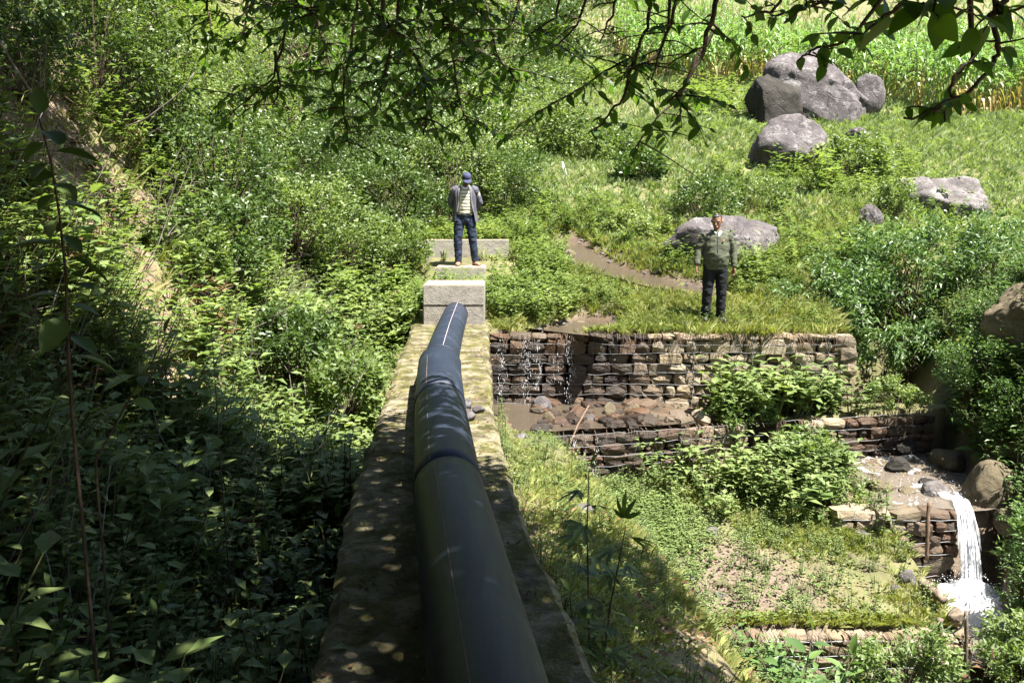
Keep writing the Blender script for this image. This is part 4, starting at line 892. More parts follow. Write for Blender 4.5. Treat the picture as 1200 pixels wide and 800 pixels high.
def sheet(name, label, x0, x1, y0, y1, zf, mat, st=.06, mask=None):
    X, Y = np.meshgrid(np.arange(x0, x1+st, st), np.arange(y0, y1+st, st)); Z = zf(X, Y) if callable(zf) else np.full(X.shape, zf)
    n, k = X.shape; ii = (np.arange(n-1)[:, None]*k + np.arange(k-1)[None]).ravel(); F = np.stack([ii, ii+1, ii+k+1, ii+k], -1)
    if mask is not None:
        mk = mask(X, Y).ravel(); F = F[mk[F].all(1)]
    return tag(mobj(name, raw_mesh(name, np.stack([X, Y, Z], -1).reshape(-1, 3), F, None, [mat], None, True)), label, 'water', kind='structure')
U_, V_ = np.meshgrid(np.linspace(-.3, 2.6, 40), np.linspace(0, 1, 20)); Y_ = (yB(U_)-.12)*(1-V_) + 12.74*V_; ii = (np.arange(19)[:, None]*40 + np.arange(39)[None]).ravel()
tag(mobj('ledge_water', raw_mesh('ledge_water', np.stack([U_, Y_, -1.085 + .02*fbm(U_, Y_, 3., 3, 3.)], -1).reshape(-1, 3), np.stack([ii, ii+1, ii+41, ii+40], -1), None, [M['stream']], None, True)), 'film of water on the ledge between the upper gabion walls', 'water', kind='structure')
sheet('stream', 'rushing stream above the white waterfall', 4.45, 6.3, YC-.05, 12.6, lambda x, y: -1.80 + .03*(y-YC) + .045*fbm(x, y, 1., 3, 4.), M['lowwater'], mask=lambda x, y: x > 4.75 + .35*fbm(y, x, 2., 2, 1.)+.25*(y-11.2))
sheet('plunge_pool', 'churning pool below the white waterfall', 4.7, 6.2, 8.1, YC-.1, lambda x, y: -2.74 + .03*fbm(x, y, 4., 3, 4.), M['lowwater'])
sheet('stream', 'dark stream leaving at the lower picture edge', 3.2, 5.6, 4.0, 8.3, lambda x, y: -3.24 - .10*np.maximum(0, YD-y) + .03*fbm(x, y, 4., 3, 3.), M['lowwater'])
# main fall
def fall(name, label, top, bot, w0, w1, seed, nu=26, nv=44, arch=.18, strands=70, thick=.05):
    g = np.random.default_rng(seed); S = Soup(); top, bot = np.array(top, float), np.array(bot, float)
    def pt(u, v):
        t = np.asarray(v, float); x = top[0] + (bot[0]-top[0])*t + (u)*(w0 + (w1-w0)*t**1.4)/2
        yy = top[1] + (bot[1]-top[1])*np.minimum(1, t**.75); z = top[2] + (bot[2]-top[2])*np.clip((t-.08)/.92, 0, 1)**1.35
        return x, yy, z
    for layer in range(2):
        U, Vv = np.meshgrid(np.linspace(-1, 1, nu), np.linspace(0, 1, nv)); x, y, z = pt(U, Vv)
        y = y - thick*fbm(U*4 + layer*9, Vv*1.6, layer*3., 3, 1.5) - layer*.03; x = x + .025*fbm(Vv*3, U*2, 1.+layer, 3, 2.)
        n, k = U.shape; ii = (np.arange(n-1)[:, None]*k + np.arange(k-1)[None]).ravel()
        F = np.concatenate([np.stack([ii, ii+1, ii+k+1], -1), np.stack([ii, ii+k+1, ii+k], -1)]); S.add(np.stack([x, y, z], -1).reshape(-1, 3), F, np.clip(1.0*(1 - np.abs(U)**1.6)*(.55 + .9*fbm(U*5 + 3*layer, Vv*2., 4., 3, 1.2)), 0, 1).ravel())
    for _ in range(strands):
        u = g.uniform(-1.08, 1.08); v0 = g.uniform(0, .7); v = np.linspace(v0, min(1, v0 + g.uniform(.15, .5)), 6); x, y, z = pt(u + np.cumsum(g.normal(0, .03, 6)), v)
        V, F = tube_arrays(np.stack([x, y - g.uniform(.02, .09), z], -1), g.uniform(.002, .008)*np.array([.3, 1, 1.2, 1, .7, .2]), 5, False); S.add(V, F, .75)
    return tag(S.build(name, [M['foam']], None, True), label, 'waterfall', kind='thing')
fall('waterfall', 'white waterfall dropping beside the small wet gabion wall', (5.62, YC+.22, -1.73), (5.52, YC-.5, -2.70), .17, .28, 1, strands=170)
hc = at(661, 216, 21.0); fall('cascade', 'tiny white cascade far up the valley', (hc[0]-.05, 21.2, hc[2]+.55), (hc[0]+.04, 20.9, hc[2]-.05), .05, .15, 2, 10, 20, strands=14, thick=.06)
# foam heap
X, Y = np.meshgrid(np.linspace(4.75, 6.05, 60), np.linspace(8.75, 10.0, 56)); r2 = ((X-5.40)/.50)**2 + ((Y-9.45)/.45)**2
Z = -2.745 + .26*np.exp(-r2*1.3)*(1+1.1*fbm(X, Y, 2., 5, 6.)) + .03*fbm(X, Y, 3., 3, 7.); n, k = X.shape; ii = (np.arange(n-1)[:, None]*k + np.arange(k-1)[None]).ravel()
F = np.stack([ii, ii+1, ii+k+1, ii+k], -1); mk = ((r2 + .9*fbm(X, Y, 7., 3, 3.)) < 1.9).ravel(); F = F[mk[F].all(1)]
tag(mobj('foam', raw_mesh('foam', np.stack([X, Y, Z], -1).reshape(-1, 3), F, np.clip(1.9 - .85*r2 + .8*fbm(X, Y, 5., 3, 6.), 0, 1).ravel(), [M['foam']], None, True)), 'white foam where the waterfall hits the pool', 'foam', kind='stuff')
X, Y = np.meshgrid(np.arange(4.7, 6.2, .025), np.arange(YC-.02, 12.3, .025)); n, k = X.shape; ii = (np.arange(n-1)[:, None]*k + np.arange(k-1)[None]).ravel(); F = np.stack([ii, ii+1, ii+k+1, ii+k], -1)
mk = ((fbm(X*1.0 + .3*fbm(X, Y, 1., 2, 4.), Y*.8, 6.1, 4, 4.5) + .28*np.exp(-((X-5.62)/.3)**2 - ((Y-10.4)/.5)**2) + .12*np.exp(-((X-5.3)/.35)**2 - ((Y-11.2)/.6)**2)) > .23).ravel(); F = F[mk[F].all(1)]
tag(mobj('foam', raw_mesh('foam', np.stack([X, Y, -1.77 + .03*(Y-YC) + .05*fbm(X, Y, 1., 4, 5.)], -1).reshape(-1, 3), F, np.full(X.size, .45), [M['foam']], None, True)), 'white ripples on the rushing stream above the waterfall', 'foam', kind='stuff')
def drops(P, r, stretch):
    V0, F0 = ICO[2][0][:0], None; o = np.array([(1, 0, 0), (-1, 0, 0), (0, 1, 0), (0, -1, 0), (0, 0, 1), (0, 0, -1)], float)
    f = np.array([[0, 2, 4], [2, 1, 4], [1, 3, 4], [3, 0, 4], [2, 0, 5], [1, 2, 5], [3, 1, 5], [0, 3, 5]])
    V = o[None]*r[:, None, None]*np.stack([np.ones_like(stretch), np.ones_like(stretch), stretch], -1)[:, None] + P[:, None]
    return V.reshape(-1, 3), (f[None] + (np.arange(len(P))*6)[:, None, None]).reshape(-1, 3)
g = np.random.default_rng(5); n = 1100; a = g.uniform(0, 6.28, n); rr = g.uniform(0, 1, n)**.7
P = np.stack([5.42 + np.cos(a)*rr*.6, 9.55 + np.sin(a)*rr*.45, -2.72 + g.random(n)**2*.42*(1.1-rr)], -1); S = Soup(); S.add(*drops(P, g.uniform(.002, .007, n), g.uniform(.8, 1.8, n)))
n = 420; P = np.stack([g.uniform(5.0, 6.0, n), g.uniform(10.25, 12.0, n), np.full(n, -1.78) + g.random(n)**2*.06], -1); S.add(*drops(P, g.uniform(.003, .009, n), g.uniform(.4, .8, n)))
n = 200; P = np.stack([g.uniform(6.1, 6.35, n), g.uniform(9.9, 10.4, n), g.uniform(-2.6, -1.9, n)], -1); S.add(*drops(P, g.uniform(.004, .012, n), g.uniform(1, 3, n)))
tag(S.build('spray', [M['drop']], None, True), 'white water drops splashing round the waterfall', 'spray', kind='stuff')
def trickle(label, px, z0, z1, yface, n, spread, seed):
    n = int(n*1.0)
    g = np.random.default_rng(seed); X = at(px, 420, yface)[0]; S = Soup()
    zz = z1 + (z0-z1)*g.random(n); xx = X + g.normal(0, spread, n) + .02*np.sin(zz*9); P = np.stack([xx, yface - .06 - .10*g.random(n)*(z0-zz)/(z0-z1), zz], -1)
    S.add(*drops(P, g.uniform(.0011, .0028, n), g.uniform(3, 16, n)))
    for _ in range(0):
        z = np.linspace(z0+.02, z0 - g.uniform(.3, 1)*(z0-z1), 14); pts = np.stack([X + g.normal(0, spread*.7) + np.cumsum(g.normal(0, .004, 14)), yface - .05 - .05*np.linspace(0, 1, 14), z], -1)
        V, F = tube_arrays(pts, g.uniform(.001, .0032, 14), 4, False); S.add(V, F)
    return tag(S.build('water_trickle', [M['drop']], None, True), label, 'trickle of water', kind='stuff')
fa = YA - .17
for lab, px, z0, z1, yf, n, sp in (('water trickle at the end of the upper wall next to the concrete', 588, -.1, -1.1, fa, 90, .03), ('broadest water trickle on the upper wall', 617, -.03, -1.1, fa, 170, .045),
    ('thin water trickle just right of the broadest one', 631, -.1, -.85, fa, 70, .02), ('water trickle on the upper wall above the big wet stone', 668, -.05, -1.1, fa, 150, .04),
    ('short water trickle between the two broad ones', 650, -.3, -.8, fa, 20, .05),
    ('water trickle on the second step, furthest from the weeds', 672, -1.15, -1.9, yB(.9)-.2, 60, .03), ('water trickle in the middle of the second step', 686, -1.15, -1.9, yB(1.05)-.2, 60, .02), ('water trickle on the second step nearest the weeds', 700, -1.15, -1.9, yB(1.2)-.2, 60, .02)):
    trickle(lab, px, z0, z1, yf, n, sp, int(px))

# ------------------------------------------------------------------ loose stones and wood
def st(label, x0, x1, y0, y1, mat, seed, wet=None, z=None, dep=.8):
    p = hit((x0+x1)/2, y1-2); o = rockpx(label, x0, x1, y0, y1, p[1]+.06, M[mat], seed, dep, .35, name='stone', cat='stone', sub=3, planes=7, rough=.12); return o
for i, a in enumerate([
    ('flat grey wet stone standing on the ledge', 620, 647, 465, 487, 'rock'), ('brown stone on the ledge below the trickles', 636, 652, 482, 496, 'rock_tan'), ('rounded tan stone at the dry end of the ledge', 705, 722, 472, 490, 'rock_tan'),
    ('angular tan stone at the ledge beside the weeds', 732, 752, 473, 489, 'rock_tan'), ('small pebble stone in the middle of the ledge', 664, 676, 483, 491, 'rock_tan'), ('dark flat stone at the lip of the second step', 684, 702, 486, 497, 'rock'),
    ('pale flat stone on the terrace edge below the person in green', 797, 813, 377, 388, 'rock_pale'), ('stone half buried in the terrace grass', 915, 930, 368, 378, 'rock_tan'),
    ('smooth yellow stone lying on the gravel of the platform', 851, 879, 684, 699, 'rock_tan'), ('tan stone touching the smooth yellow stone', 836, 856, 678, 694, 'rock_tan'), ('small pink stone in front of the yellow one', 834, 853, 693, 707, 'rock_pale'),
    ('white angular stone at the upper edge of the gravel', 824, 846, 618, 634, 'rock_pale'), ('pale stone up the platform beside the weeds', 822, 844, 583, 594, 'rock_pale'), ('small stone between gravel and grass', 862, 876, 632, 641, 'rock_pale'),
    ('small pale stone at the left gravel corner', 801, 820, 672, 684, 'rock_pale'), ('pale upright stone near the platform corner', 1054, 1075, 668, 692, 'rock_pale'), ('small stone left of the pale upright stone', 1041, 1057, 683, 697, 'rock_pale'),
    ('flat stone at the edge of the weeds by the small gabion', 998, 1024, 622, 634, 'rock_pale'), ('half sunk stone in the platform grass', 990, 1010, 648, 660, 'rock_tan'), ('mossy stone in the front of the platform', 930, 960, 688, 704, 'rock_tan'),
    ('flat tan stone lying on top of the small wet gabion wall', 1016, 1053, 564, 581, 'rock_tan'), ('grey slab stone at the lip above the waterfall', 1081, 1117, 565, 588, 'rock_pale'), ('dark wet stone under the tan boulder', 1140, 1160, 610, 650, 'rock_dark'),
    ('brown wet stone beside the foam', 1160, 1182, 655, 680, 'rock_tan'), ('small rock in the stream behind the person in green', 764, 776, 316, 323, 'rock'), ('brown stone at the bend of the upper stream', 656, 676, 293, 308, 'rock_tan'),
    ('small pale rock in the shallow stream', 744, 760, 322, 330, 'rock_pale'), ('flat dark rock at the near edge of the upper stream', 700, 722, 318, 326, 'rock'), ('round grey rock in the middle of the upper stream', 684, 698, 302, 311, 'rock'), ('brown rock where the stream meets the grass', 724, 738, 306, 314, 'rock_tan'), ('low pale rock on the far stream edge', 706, 722, 294, 301, 'rock_pale'), ('dark rock left of the small pale stream rock', 728, 744, 328, 336, 'rock_dark'), ('small grey rock near the lip pond', 640, 652, 372, 379, 'rock'), ('flat brown rock at the corner of the lip pond', 672, 690, 376, 384, 'rock_tan'), ('pale stone on the shaded bank beside the concrete wall', 600, 622, 508, 516, 'rock_pale'), ('grey stone half way down the shaded bank', 668, 700, 592, 606, 'rock_pale')]):
    st(*a, 500+i)
for i, (lab, x, y, s) in enumerate([('grey stone on the concrete wall touching the pipe elbow', -.42, 7.55, .16), ('flat grey stone in front of another on the concrete wall', -.40, 7.15, .18), ('small stone between the two on the concrete wall', -.30, 7.42, .11)]):
    boulder('stone', lab, (x, y, .10 + s*.25), (s, s*1.1, s*.6), M['rock'], 560+i, i*.7, 3, 7, .12, 'stone')
def stick(name, label, cat, pts, r, mat, seed=1, seg=7):
    g = np.random.default_rng(seed); P = np.asarray(pts, float); t = np.linspace(0, 1, len(P)); tt = np.linspace(0, 1, 12)
    Q = np.stack([np.interp(tt, t, P[:, i]) for i in range(3)], -1) + g.normal(0, r*.18, (12, 3)); V, F = tube_arrays(Q, np.interp(tt, [0, 1], r if not np.isscalar(r) else [r, r]) if not np.isscalar(r) else r*g.uniform(.85, 1.1, 12), seg)
    return tag(mobj(name, raw_mesh(name, V, F, None, [mat], None, True)), label, cat)
c0, c1 = at(1078, 680, 8.95), at(1106, 704, 8.5); stick('log', 'short weathered log at the corner of the grassy platform', 'log', [c0, c1], .045, M['wood'], 3, 9)
boulder('stump', 'pale broken stump at the platform corner above the stake', tuple(at(1120, 722, 8.35)), (.26, .2, .24), M['wood'], 571, .4, 4, 16, .45, 'stump', cut=(.45, .8))
stick('wooden_stake', 'wooden stake in front of the platform corner', 'stake', [at(1103, 765, 8.05), at(1101, 725, 8.05)], .03, M['wood'], 4)
stick('wooden_stake', 'thin wooden stake beside the lower stream', 'stake', [at(1133, 800, 7.9), at(1132, 715, 7.9)], .02, M['wood'], 5)
stick('wooden_stake', 'reddish stick leaning against the small wet gabion wall', 'stick', [at(1086, 655, 9.85), at(1087, 620, 9.85), at(1089, 588, 9.9)], .025, M['root'], 6)
stick('loose_wire', 'slack loop of galvanised wire between the two stakes', 'wire', [at(1103, 738, 8.0), at(1115, 742, 7.95), at(1126, 735, 7.9), at(1132, 722, 7.88)], .008, M['wire'], 7)
stick('fallen_branch', 'thin pale fallen branch lying on the ledge', 'branch', [at(668, 520, 11.0), at(676, 500, 11.2), at(690, 475, 11.8)], .012, M['root'], 8)
stick('fallen_branch', 'thin dry twig lying in the platform grass', 'branch', [hit(1008, 661) + [0, 0, .05], hit(1040, 672) + [0, 0, .06]], .006, M['twig'], 9)

# rubble on the ledge and the stream margins, pebbles on the gravel
gB = [o for o in bpy.data.objects if o.get('label', '').startswith('wet second gabion')][0]; bi = gB.matrix_basis.inverted(); g = np.random.default_rng(91)
for _ in range(75):
    x = g.uniform(.35, 3.2); y = g.uniform(yB(x)-.15, 12.65); s_ = g.uniform(.07, .24)*(1.2 if x > 1.6 else .9); o = bpy.data.objects.new('stone', STONES[g.integers(len(STONES))]); link(o, gB)
    o.location = bi @ Vector((x, y, -1.10 + s_*.16)); o.scale = (s_*1.3, s_, s_*.55); o.rotation_euler = (g.normal(0, .2), g.normal(0, .2), g.uniform(0, 6.28)); o['wet'] = float(np.clip(1.05 - smooth(1.7, 3.0, x) + g.normal(0, .1), 0, 1))
def pebbles(label, n, x0, x1, y0, y1, dens, r0, r1, mat, seed, name='pebbles'):
    g = np.random.default_rng(seed); P, _ = sample(n, x0, x1, y0, y1, dens); V, F = drops(P, g.uniform(r0, r1, len(P)), g.uniform(.4, .8, len(P))); k = len(P)
    V = V + np.repeat(g.normal(0, .2, (k, 6, 3)).reshape(-1, 3)*g.uniform(r0, r1, k).repeat(6)[:, None], 1, 0); S = Soup(); S.add(V, F); return tag(S.build(name, [mat]), label, 'pebbles', kind='stuff')
pebbles('loose pinkish gravel on the lower platform', 2600, 1.2, 4.7, 8.3, 11, lambda x, y: np.clip(ground_cover(x, y)[1]*1.2, 0, 1)*(y > YD-.1) + .10*plat(x, y), .008, .032, M['rock_tan'], 1)
pebbles('wet pebbles along the stream above the waterfall', 900, 4.35, 6.3, 10.1, 12.5, lambda x, y: H(x, y) < -1.4, .012, .06, M['rock_tan'], 2)
pebbles('small stones and clods on the bare soil of the left bank', 1500, -6, -2, 6, 12, lambda x, y: ground_cover(x, y)[3], .006, .035, M['rock_tan'], 3)
pebbles('small stones in the bed of the upper stream', 500, .3, 4, 12.9, 18.5, lambda x, y: ground_cover(x, y)[2], .012, .06, M['rock'], 4)
g = np.random.default_rng(92)
for k, (lab, x, y, s_) in enumerate([('wet rock in the rushing stream nearest the lip', 5.15, 10.7, .22), ('dark rock in the rushing stream below the dark ravine', 5.45, 11.6, .35), ('wet rock under the ravine bushes', 5.8, 12.3, .5), ('dark rock against the ravine wall', 6.2, 11.7, .5), ('brown rock at the ravine mouth', 5.0, 12.1, .3), ('flat rock in the middle of the rushing stream', 5.6, 11.0, .25), ('dark rock below the tan boulder', 6.15, 9.9, .5), ('wet rock at the edge of the foam', 5.95, 9.45, .34), ('low rock between foam and log', 4.95, 9.2, .2)]):
    boulder('rock', lab, (x, y, float(H(x, y)) + s_*.15), (s_*1.2, s_, s_*.75), M['rock_dark'] if k % 3 else M['rock_tan'], 580+k, k, 4, 8, .25, 'rock')
# ------------------------------------------------------------------ saplings with single leaves
def leaf_mesh(seed, mat, wid=.45, lobes=0):
    g = np.random.default_rng(seed); s = Soup()
    if lobes:
        for k in range(lobes):
            a = (k - (lobes-1)/2)*.62; b = np.array([[.12, 0, 0.]]); l = 1 - .12*abs(k-(lobes-1)/2)
            V, F, t = leaves(b, np.array([[cos(a), sin(a), 0]]), np.array([[0, 0, 1.]]), l*.85, wid*.62*l, .2, .2, 8, g.random()); s.add(V, F, t)
    else:
        t = np.array([0, .12, .3, .5, .7, .86, 1.]); w = wid*np.array([0, .55, .95, 1, .78, .42, 0])*.5; z = -.22*t*t
        mid = np.stack([t, 0*t, z], -1); lft = np.stack([t, w, z + .32*w], -1); rgt = np.stack([t, -w, z + .32*w], -1)
        V = np.concatenate([mid, lft, rgt]); F = []
        for i in range(6): F += [[i, i+1, 7+i+1], [i, 7+i+1, 7+i], [i+1, i, 14+i], [i+1, 14+i, 14+i+1]]
        s.add(V, np.array(F), g.uniform(.2, .9))
    V, F = tube_arrays(np.array([(-.16, 0, .02), (0, 0, 0.)]), .012, 3, False); s.add(V, F, .3, 1)
    V, F, t, m = s.arrays(); return raw_mesh('leaf', V, F, t, [mat, M['stem']], m, not lobes)
LF = {'broad': [leaf_mesh(600+i, M['weed_dark'], .55) for i in range(4)], 'oval': [leaf_mesh(610+i, M['canopy'], .42) for i in range(4)], 'lobed': [leaf_mesh(620+i, M['weed_dark'], .34, 5) for i in range(3)],
      'big': [leaf_mesh(630+i, M['glossy'], .42) for i in range(3)], 'red': [leaf_mesh(640+i, M['litter'], .4) for i in range(3)]}
def orient(d, up):
    x = unit(np.asarray(d, float)); y = unit(np.cross(np.asarray(up, float), x)); z = np.cross(x, y)
    return Matrix(((x[0], y[0], z[0]), (x[1], y[1], z[1]), (x[2], y[2], z[2]))).to_quaternion()
def sapling(label, stems, kinds, nleaf, L, seed, name='sapling', cat='sapling', r=.006, down=.25, start=.2, group=None):
    g = np.random.default_rng(seed); stems = [np.asarray(s, float) for s in stems]
    b = stems[0][0].copy(); b[2] = min(b[2], float(H(b[0], b[1]))); e = empty(name, b); tag(e, label, cat, group)
    for s in stems:
        s = s.copy(); g0 = np.array([s[0, 0] + g.normal(0, .02), s[0, 1] + g.normal(0, .02), float(H(s[0, 0], s[0, 1])) - .03])
        full = np.vstack([g0, s]) if s[0, 2] > g0[2] + .03 else s
        V, F = tube_arrays(full - b, np.linspace(r, r*.35, len(full)), 6); mobj('stem', raw_mesh('stem', V, F, None, [M['bark']], None, True), e)
        d = np.r_[0, np.cumsum(np.linalg.norm(np.diff(s, axis=0), axis=1))]; tt = np.linspace(start, 1, nleaf)*d[-1]; a0 = g.uniform(0, 6.28)
        for k, t in enumerate(tt):
            p = np.array([np.interp(t, d, s[:, i]) for i in range(3)]); a = a0 + k*2.5 + g.normal(0, .3)
            if k == nleaf-1: dr = np.array([.2*cos(a), .2*sin(a), 1.])
            else: dr = np.array([cos(a), sin(a), g.uniform(-.35, .45) - down])
            o = bpy.data.objects.new('leaf', LF[kinds][g.integers(len(LF[kinds]))]); link(o, e); l = L*g.uniform(.7, 1.2)*(1 - .25*k/nleaf)
            o.rotation_mode = 'QUATERNION'; o.rotation_quaternion = orient(dr, np.array([0, 0, 1.]) + g.normal(0, .25, 3)); o.location = p + unit(dr)*l*.16 - b; o.scale = (l,)*3
    return e
def pxs(l, Y): return [at(x, y, Y if np.isscalar(Y) else Y[i]) for i, (x, y) in enumerate(l)]
sapling('slender dark sapling with oval leaves against the lit left bank', [pxs([(84, 480), (78, 380), (78, 330), (70, 255), (60, 190), (46, 140)], 2.9)], 'broad', 24, .15, 1, down=.3, r=.008)
sapling('short leaning sapling beside the bare soil strip', [pxs([(112, 540), (150, 470), (175, 430), (193, 394)], 3.3)], 'broad', 9, .085, 2)
sapling('thin upright sapling in the lit weeds of the left bank', [pxs([(258, 540), (253, 460), (248, 392)], 4.6)], 'broad', 9, .08, 3, r=.005)
sapling('dark sapling with lobed leaves right of the pipe', [pxs([(692, 850), (690, 720), (688, 620), (690, 555)], 4.3), pxs([(700, 830), (716, 705), (728, 645), (733, 618)], 4.3), pxs([(690, 850), (672, 740), (668, 700)], 4.2)], 'lobed', 16, .21, 4, r=.007, start=.12)
sapling('broad-leaved plant growing in front of the lowest gabion wall', [pxs([(905, 845), (900, 790), (888, 762)], 7.3), pxs([(940, 845), (945, 780), (952, 742)], 7.3), pxs([(985, 845), (985, 800), (1000, 770)], 7.3), pxs([(860, 850), (856, 800), (850, 775)], 7.2)], 'big', 8, .26, 5, 'leafy_plant', 'plant', down=-.5, r=.012)
sapling('plant with reddish young leaves beside the lower stream', [pxs([(1130, 830), (1135, 790), (1140, 765)], 7.6), pxs([(1145, 830), (1150, 800), (1160, 775)], 7.6)], 'red', 6, .14, 6, 'red_leaved_plant', 'plant', down=0)
for i, (lab, x, y, Y) in enumerate([('shaded broad-leaved shrub lowest in the bottom left corner', 55, 770, 2.3), ('shaded broad-leaved shrub at the left edge, half way down', 30, 560, 2.7), ('shaded shrub beside the slender dark sapling', 120, 610, 2.9),
    ('shaded shrub in the darkest part of the left bank', 150, 700, 2.6), ('shaded shrub with long leaves at the bottom edge', 215, 780, 2.5), ('shaded shrub uphill of the dark corner', 215, 590, 3.6), ('shaded shrub two steps left of the concrete wall', 285, 690, 3.2),
    ('shaded shrub at the bottom edge nearest the concrete wall', 320, 790, 2.9), ('shaded shrub leaning over the mossy wall edge', 395, 640, 4.4), ('shaded shrub on the border of sun and shade', 320, 560, 4.6), ('shaded shrub at the left edge under the lit bank', 20, 430, 3.2), ('shaded shrub between sapling and lit weeds', 150, 480, 4.0)]):
    c = hit(x, min(y + 40, 830), .8); c[2] += .34; g = np.random.default_rng(700+i); stems = []
    for k in range(4):
        a = g.uniform(0, 6.28); top = c + np.array([cos(a)*.16, sin(a)*.14, g.uniform(.02, .18)]); bt = np.array([c[0] + cos(a)*.04, c[1] + sin(a)*.04, min(c[2]-.25, float(H(c[0], c[1])))]); stems.append([bt, bt*.45 + top*.55 + [0, 0, .03], top])
    sapling(lab, stems, 'broad', 8, .105, 710+i, 'broadleaf_shrub', 'shrub', r=.005, down=.2, start=.45)
# bare twigs and roots on the left bank
def twigs(name, label, px, py, Y, n, L, seed, mat='twig', kind=None, down=False, cat='dry twigs', spread=(60, 50), r=.006):
    g = np.random.default_rng(seed); S = Soup()
    for k in range(n):
        p = hit(px + g.normal(0, spread[0]*.5), py + g.normal(0, spread[1]*.5)); a = g.uniform(0, 6.28); l = L*g.uniform(.4, 1.2); t = np.linspace(0, 1, 8)[:, None]
        dr = np.array([.7*cos(a) + .3, -.5 + .4*sin(a), (-.8 if down else .9)]); bend = np.array([g.normal(0, .5), g.normal(0, .3), -.9 if not down else -.2])
        pts = p + unit(dr)*l*t + bend*l*.5*t*t + np.cumsum(g.normal(0, l*.02, (8, 3)), 0); V, F = tube_arrays(pts, np.linspace(r, r*.25, 8), 4, False); S.add(V, F, g.random())
        for q in range(3):
            i = g.integers(2, 6); d2 = unit(rand_dir(1, -.5, .8, g)[0]); V, F = tube_arrays(pts[i] + d2*l*.35*np.linspace(0, 1, 4)[:, None] + np.cumsum(g.normal(0, l*.015, (4, 3)), 0), np.linspace(r*.5, r*.2, 4), 3, False); S.add(V, F, g.random())
    return tag(S.build(name, [M[mat]], None, True), label, cat, kind=kind)
twigs('bare_twigs', 'tangle of bare pale twigs above the mixed left bank bush', 215, 110, 12, 60, 1.1, 1, spread=(90, 70), kind='stuff', r=.009)
twigs('hanging_roots', 'roots hanging down the shaded cut bank at the left edge', 60, 90, 8, 150, .8, 2, 'root', 'stuff', True, 'roots', (150, 120), .009)
twigs('bare_twigs', 'few thin bare twigs at the left picture edge', 25, 150, 8, 14, .9, 3, 'twig', 'stuff', spread=(50, 160))
for i, (lab, pts, Y) in enumerate([('pale curved bare branch arching over the left bank', [(145, 150), (170, 140), (200, 118), (215, 105), (228, 85)], 10.5), ('thin bare branch poking in at the left edge', [(-10, 182), (20, 176), (40, 174)], 5.5), ('long bare branch hanging at the top left', [(0, 48), (15, 75), (35, 105), (52, 130)], 7.0)]):
    stick('bare_branch', lab, 'branch', pxs(pts, Y), .008, M['twig'], 30+i, 5)

# ------------------------------------------------------------------ the tree overhead
tr = empty('overhanging_tree', (2.9, -2.4, float(H(2.9, -2.4)))); tb = np.array(tr.location); tag(tr, 'tree whose dark leafy branches hang in from above', 'tree')
g = np.random.default_rng(77)
def tpart(name, pts, rad, seg=8):
    V, F = tube_arrays(np.asarray(pts, float) - tb, rad, seg); return mobj(name, raw_mesh(name, V, F, None, [M['bark']], None, True), tr)
tpart('trunk', [tb + [0, 0, -.2], tb + [-.1, .1, 1.5], tb + [-.25, .3, 3.0], tb + [-.5, .7, 4.6]], [.26, .21, .18, .14], 14)
tt = tb + [-.25, .3, 3.0]; t2 = tb + [-.5, .7, 4.6]
limbs = [np.array([tt, (1.5, .2, 3.9), (.3, 2.4, 4.5), (-.9, 4.6, 4.5), (-2.2, 6.2, 4.4), (-3.1, 7.0, 4.3)]), np.array([tt, (2.2, .6, 3.6), (1.7, 2.8, 4.1), (1.2, 4.6, 4.1), (.8, 6.0, 4.0)]), np.array([tt, (2.7, .2, 3.4), (2.5, 1.8, 3.6), (2.2, 3.4, 3.6), (2.3, 4.4, 3.7)]),
         np.array([t2, (.8, -.5, 5.3), (-1.5, 0, 5.4), (-4, 1.4, 5.6), (-6, 2.6, 5.8)]), np.array([t2, (1.4, 1.2, 5.5), (0, 3.0, 5.8), (-2.2, 4.0, 5.8)]), np.array([t2, (1.2, -2.5, 5.5), (-1.5, -3.6, 5.6)]), np.array([t2, (3.2, .4, 5.4), (3.0, 3.0, 5.6), (2.8, 5.0, 5.5)])]
for l in limbs: tpart('limb', l, np.linspace(.10, .02, len(l)), 9)
LS = np.concatenate([np.stack([np.interp(np.linspace(0, len(l)-1, 60), np.arange(len(l)), l[:, i]) for i in range(3)], -1) for l in limbs[:3]])
TW = Soup(); LV = []      # twigs, leaves (base, dir, up, length, width)
def twig_leaves(pts, L, step, g, hang=.5):
    d = np.r_[0, np.cumsum(np.linalg.norm(np.diff(pts, axis=0), axis=1))]; n = max(2, int(d[-1]/step))
    for k in range(n):
        t = d[-1]*(k+.6)/n; p = np.array([np.interp(t, d, pts[:, i]) for i in range(3)]); tg = unit(pts[min(len(pts)-1, np.searchsorted(d, t))] - pts[max(0, np.searchsorted(d, t)-1)])
        a = g.uniform(0, 6.28); sd = np.array([cos(a), sin(a), 0.])
        dr = tg*.5 + sd*.8 + np.array([0, 0, -hang*g.uniform(.3, 1.6)]); LV.append((p, unit(dr), unit(np.array([0, 0, 1.]) + g.normal(0, .5, 3)), L*g.uniform(.6, 1.25), g.uniform(.42, .58)))
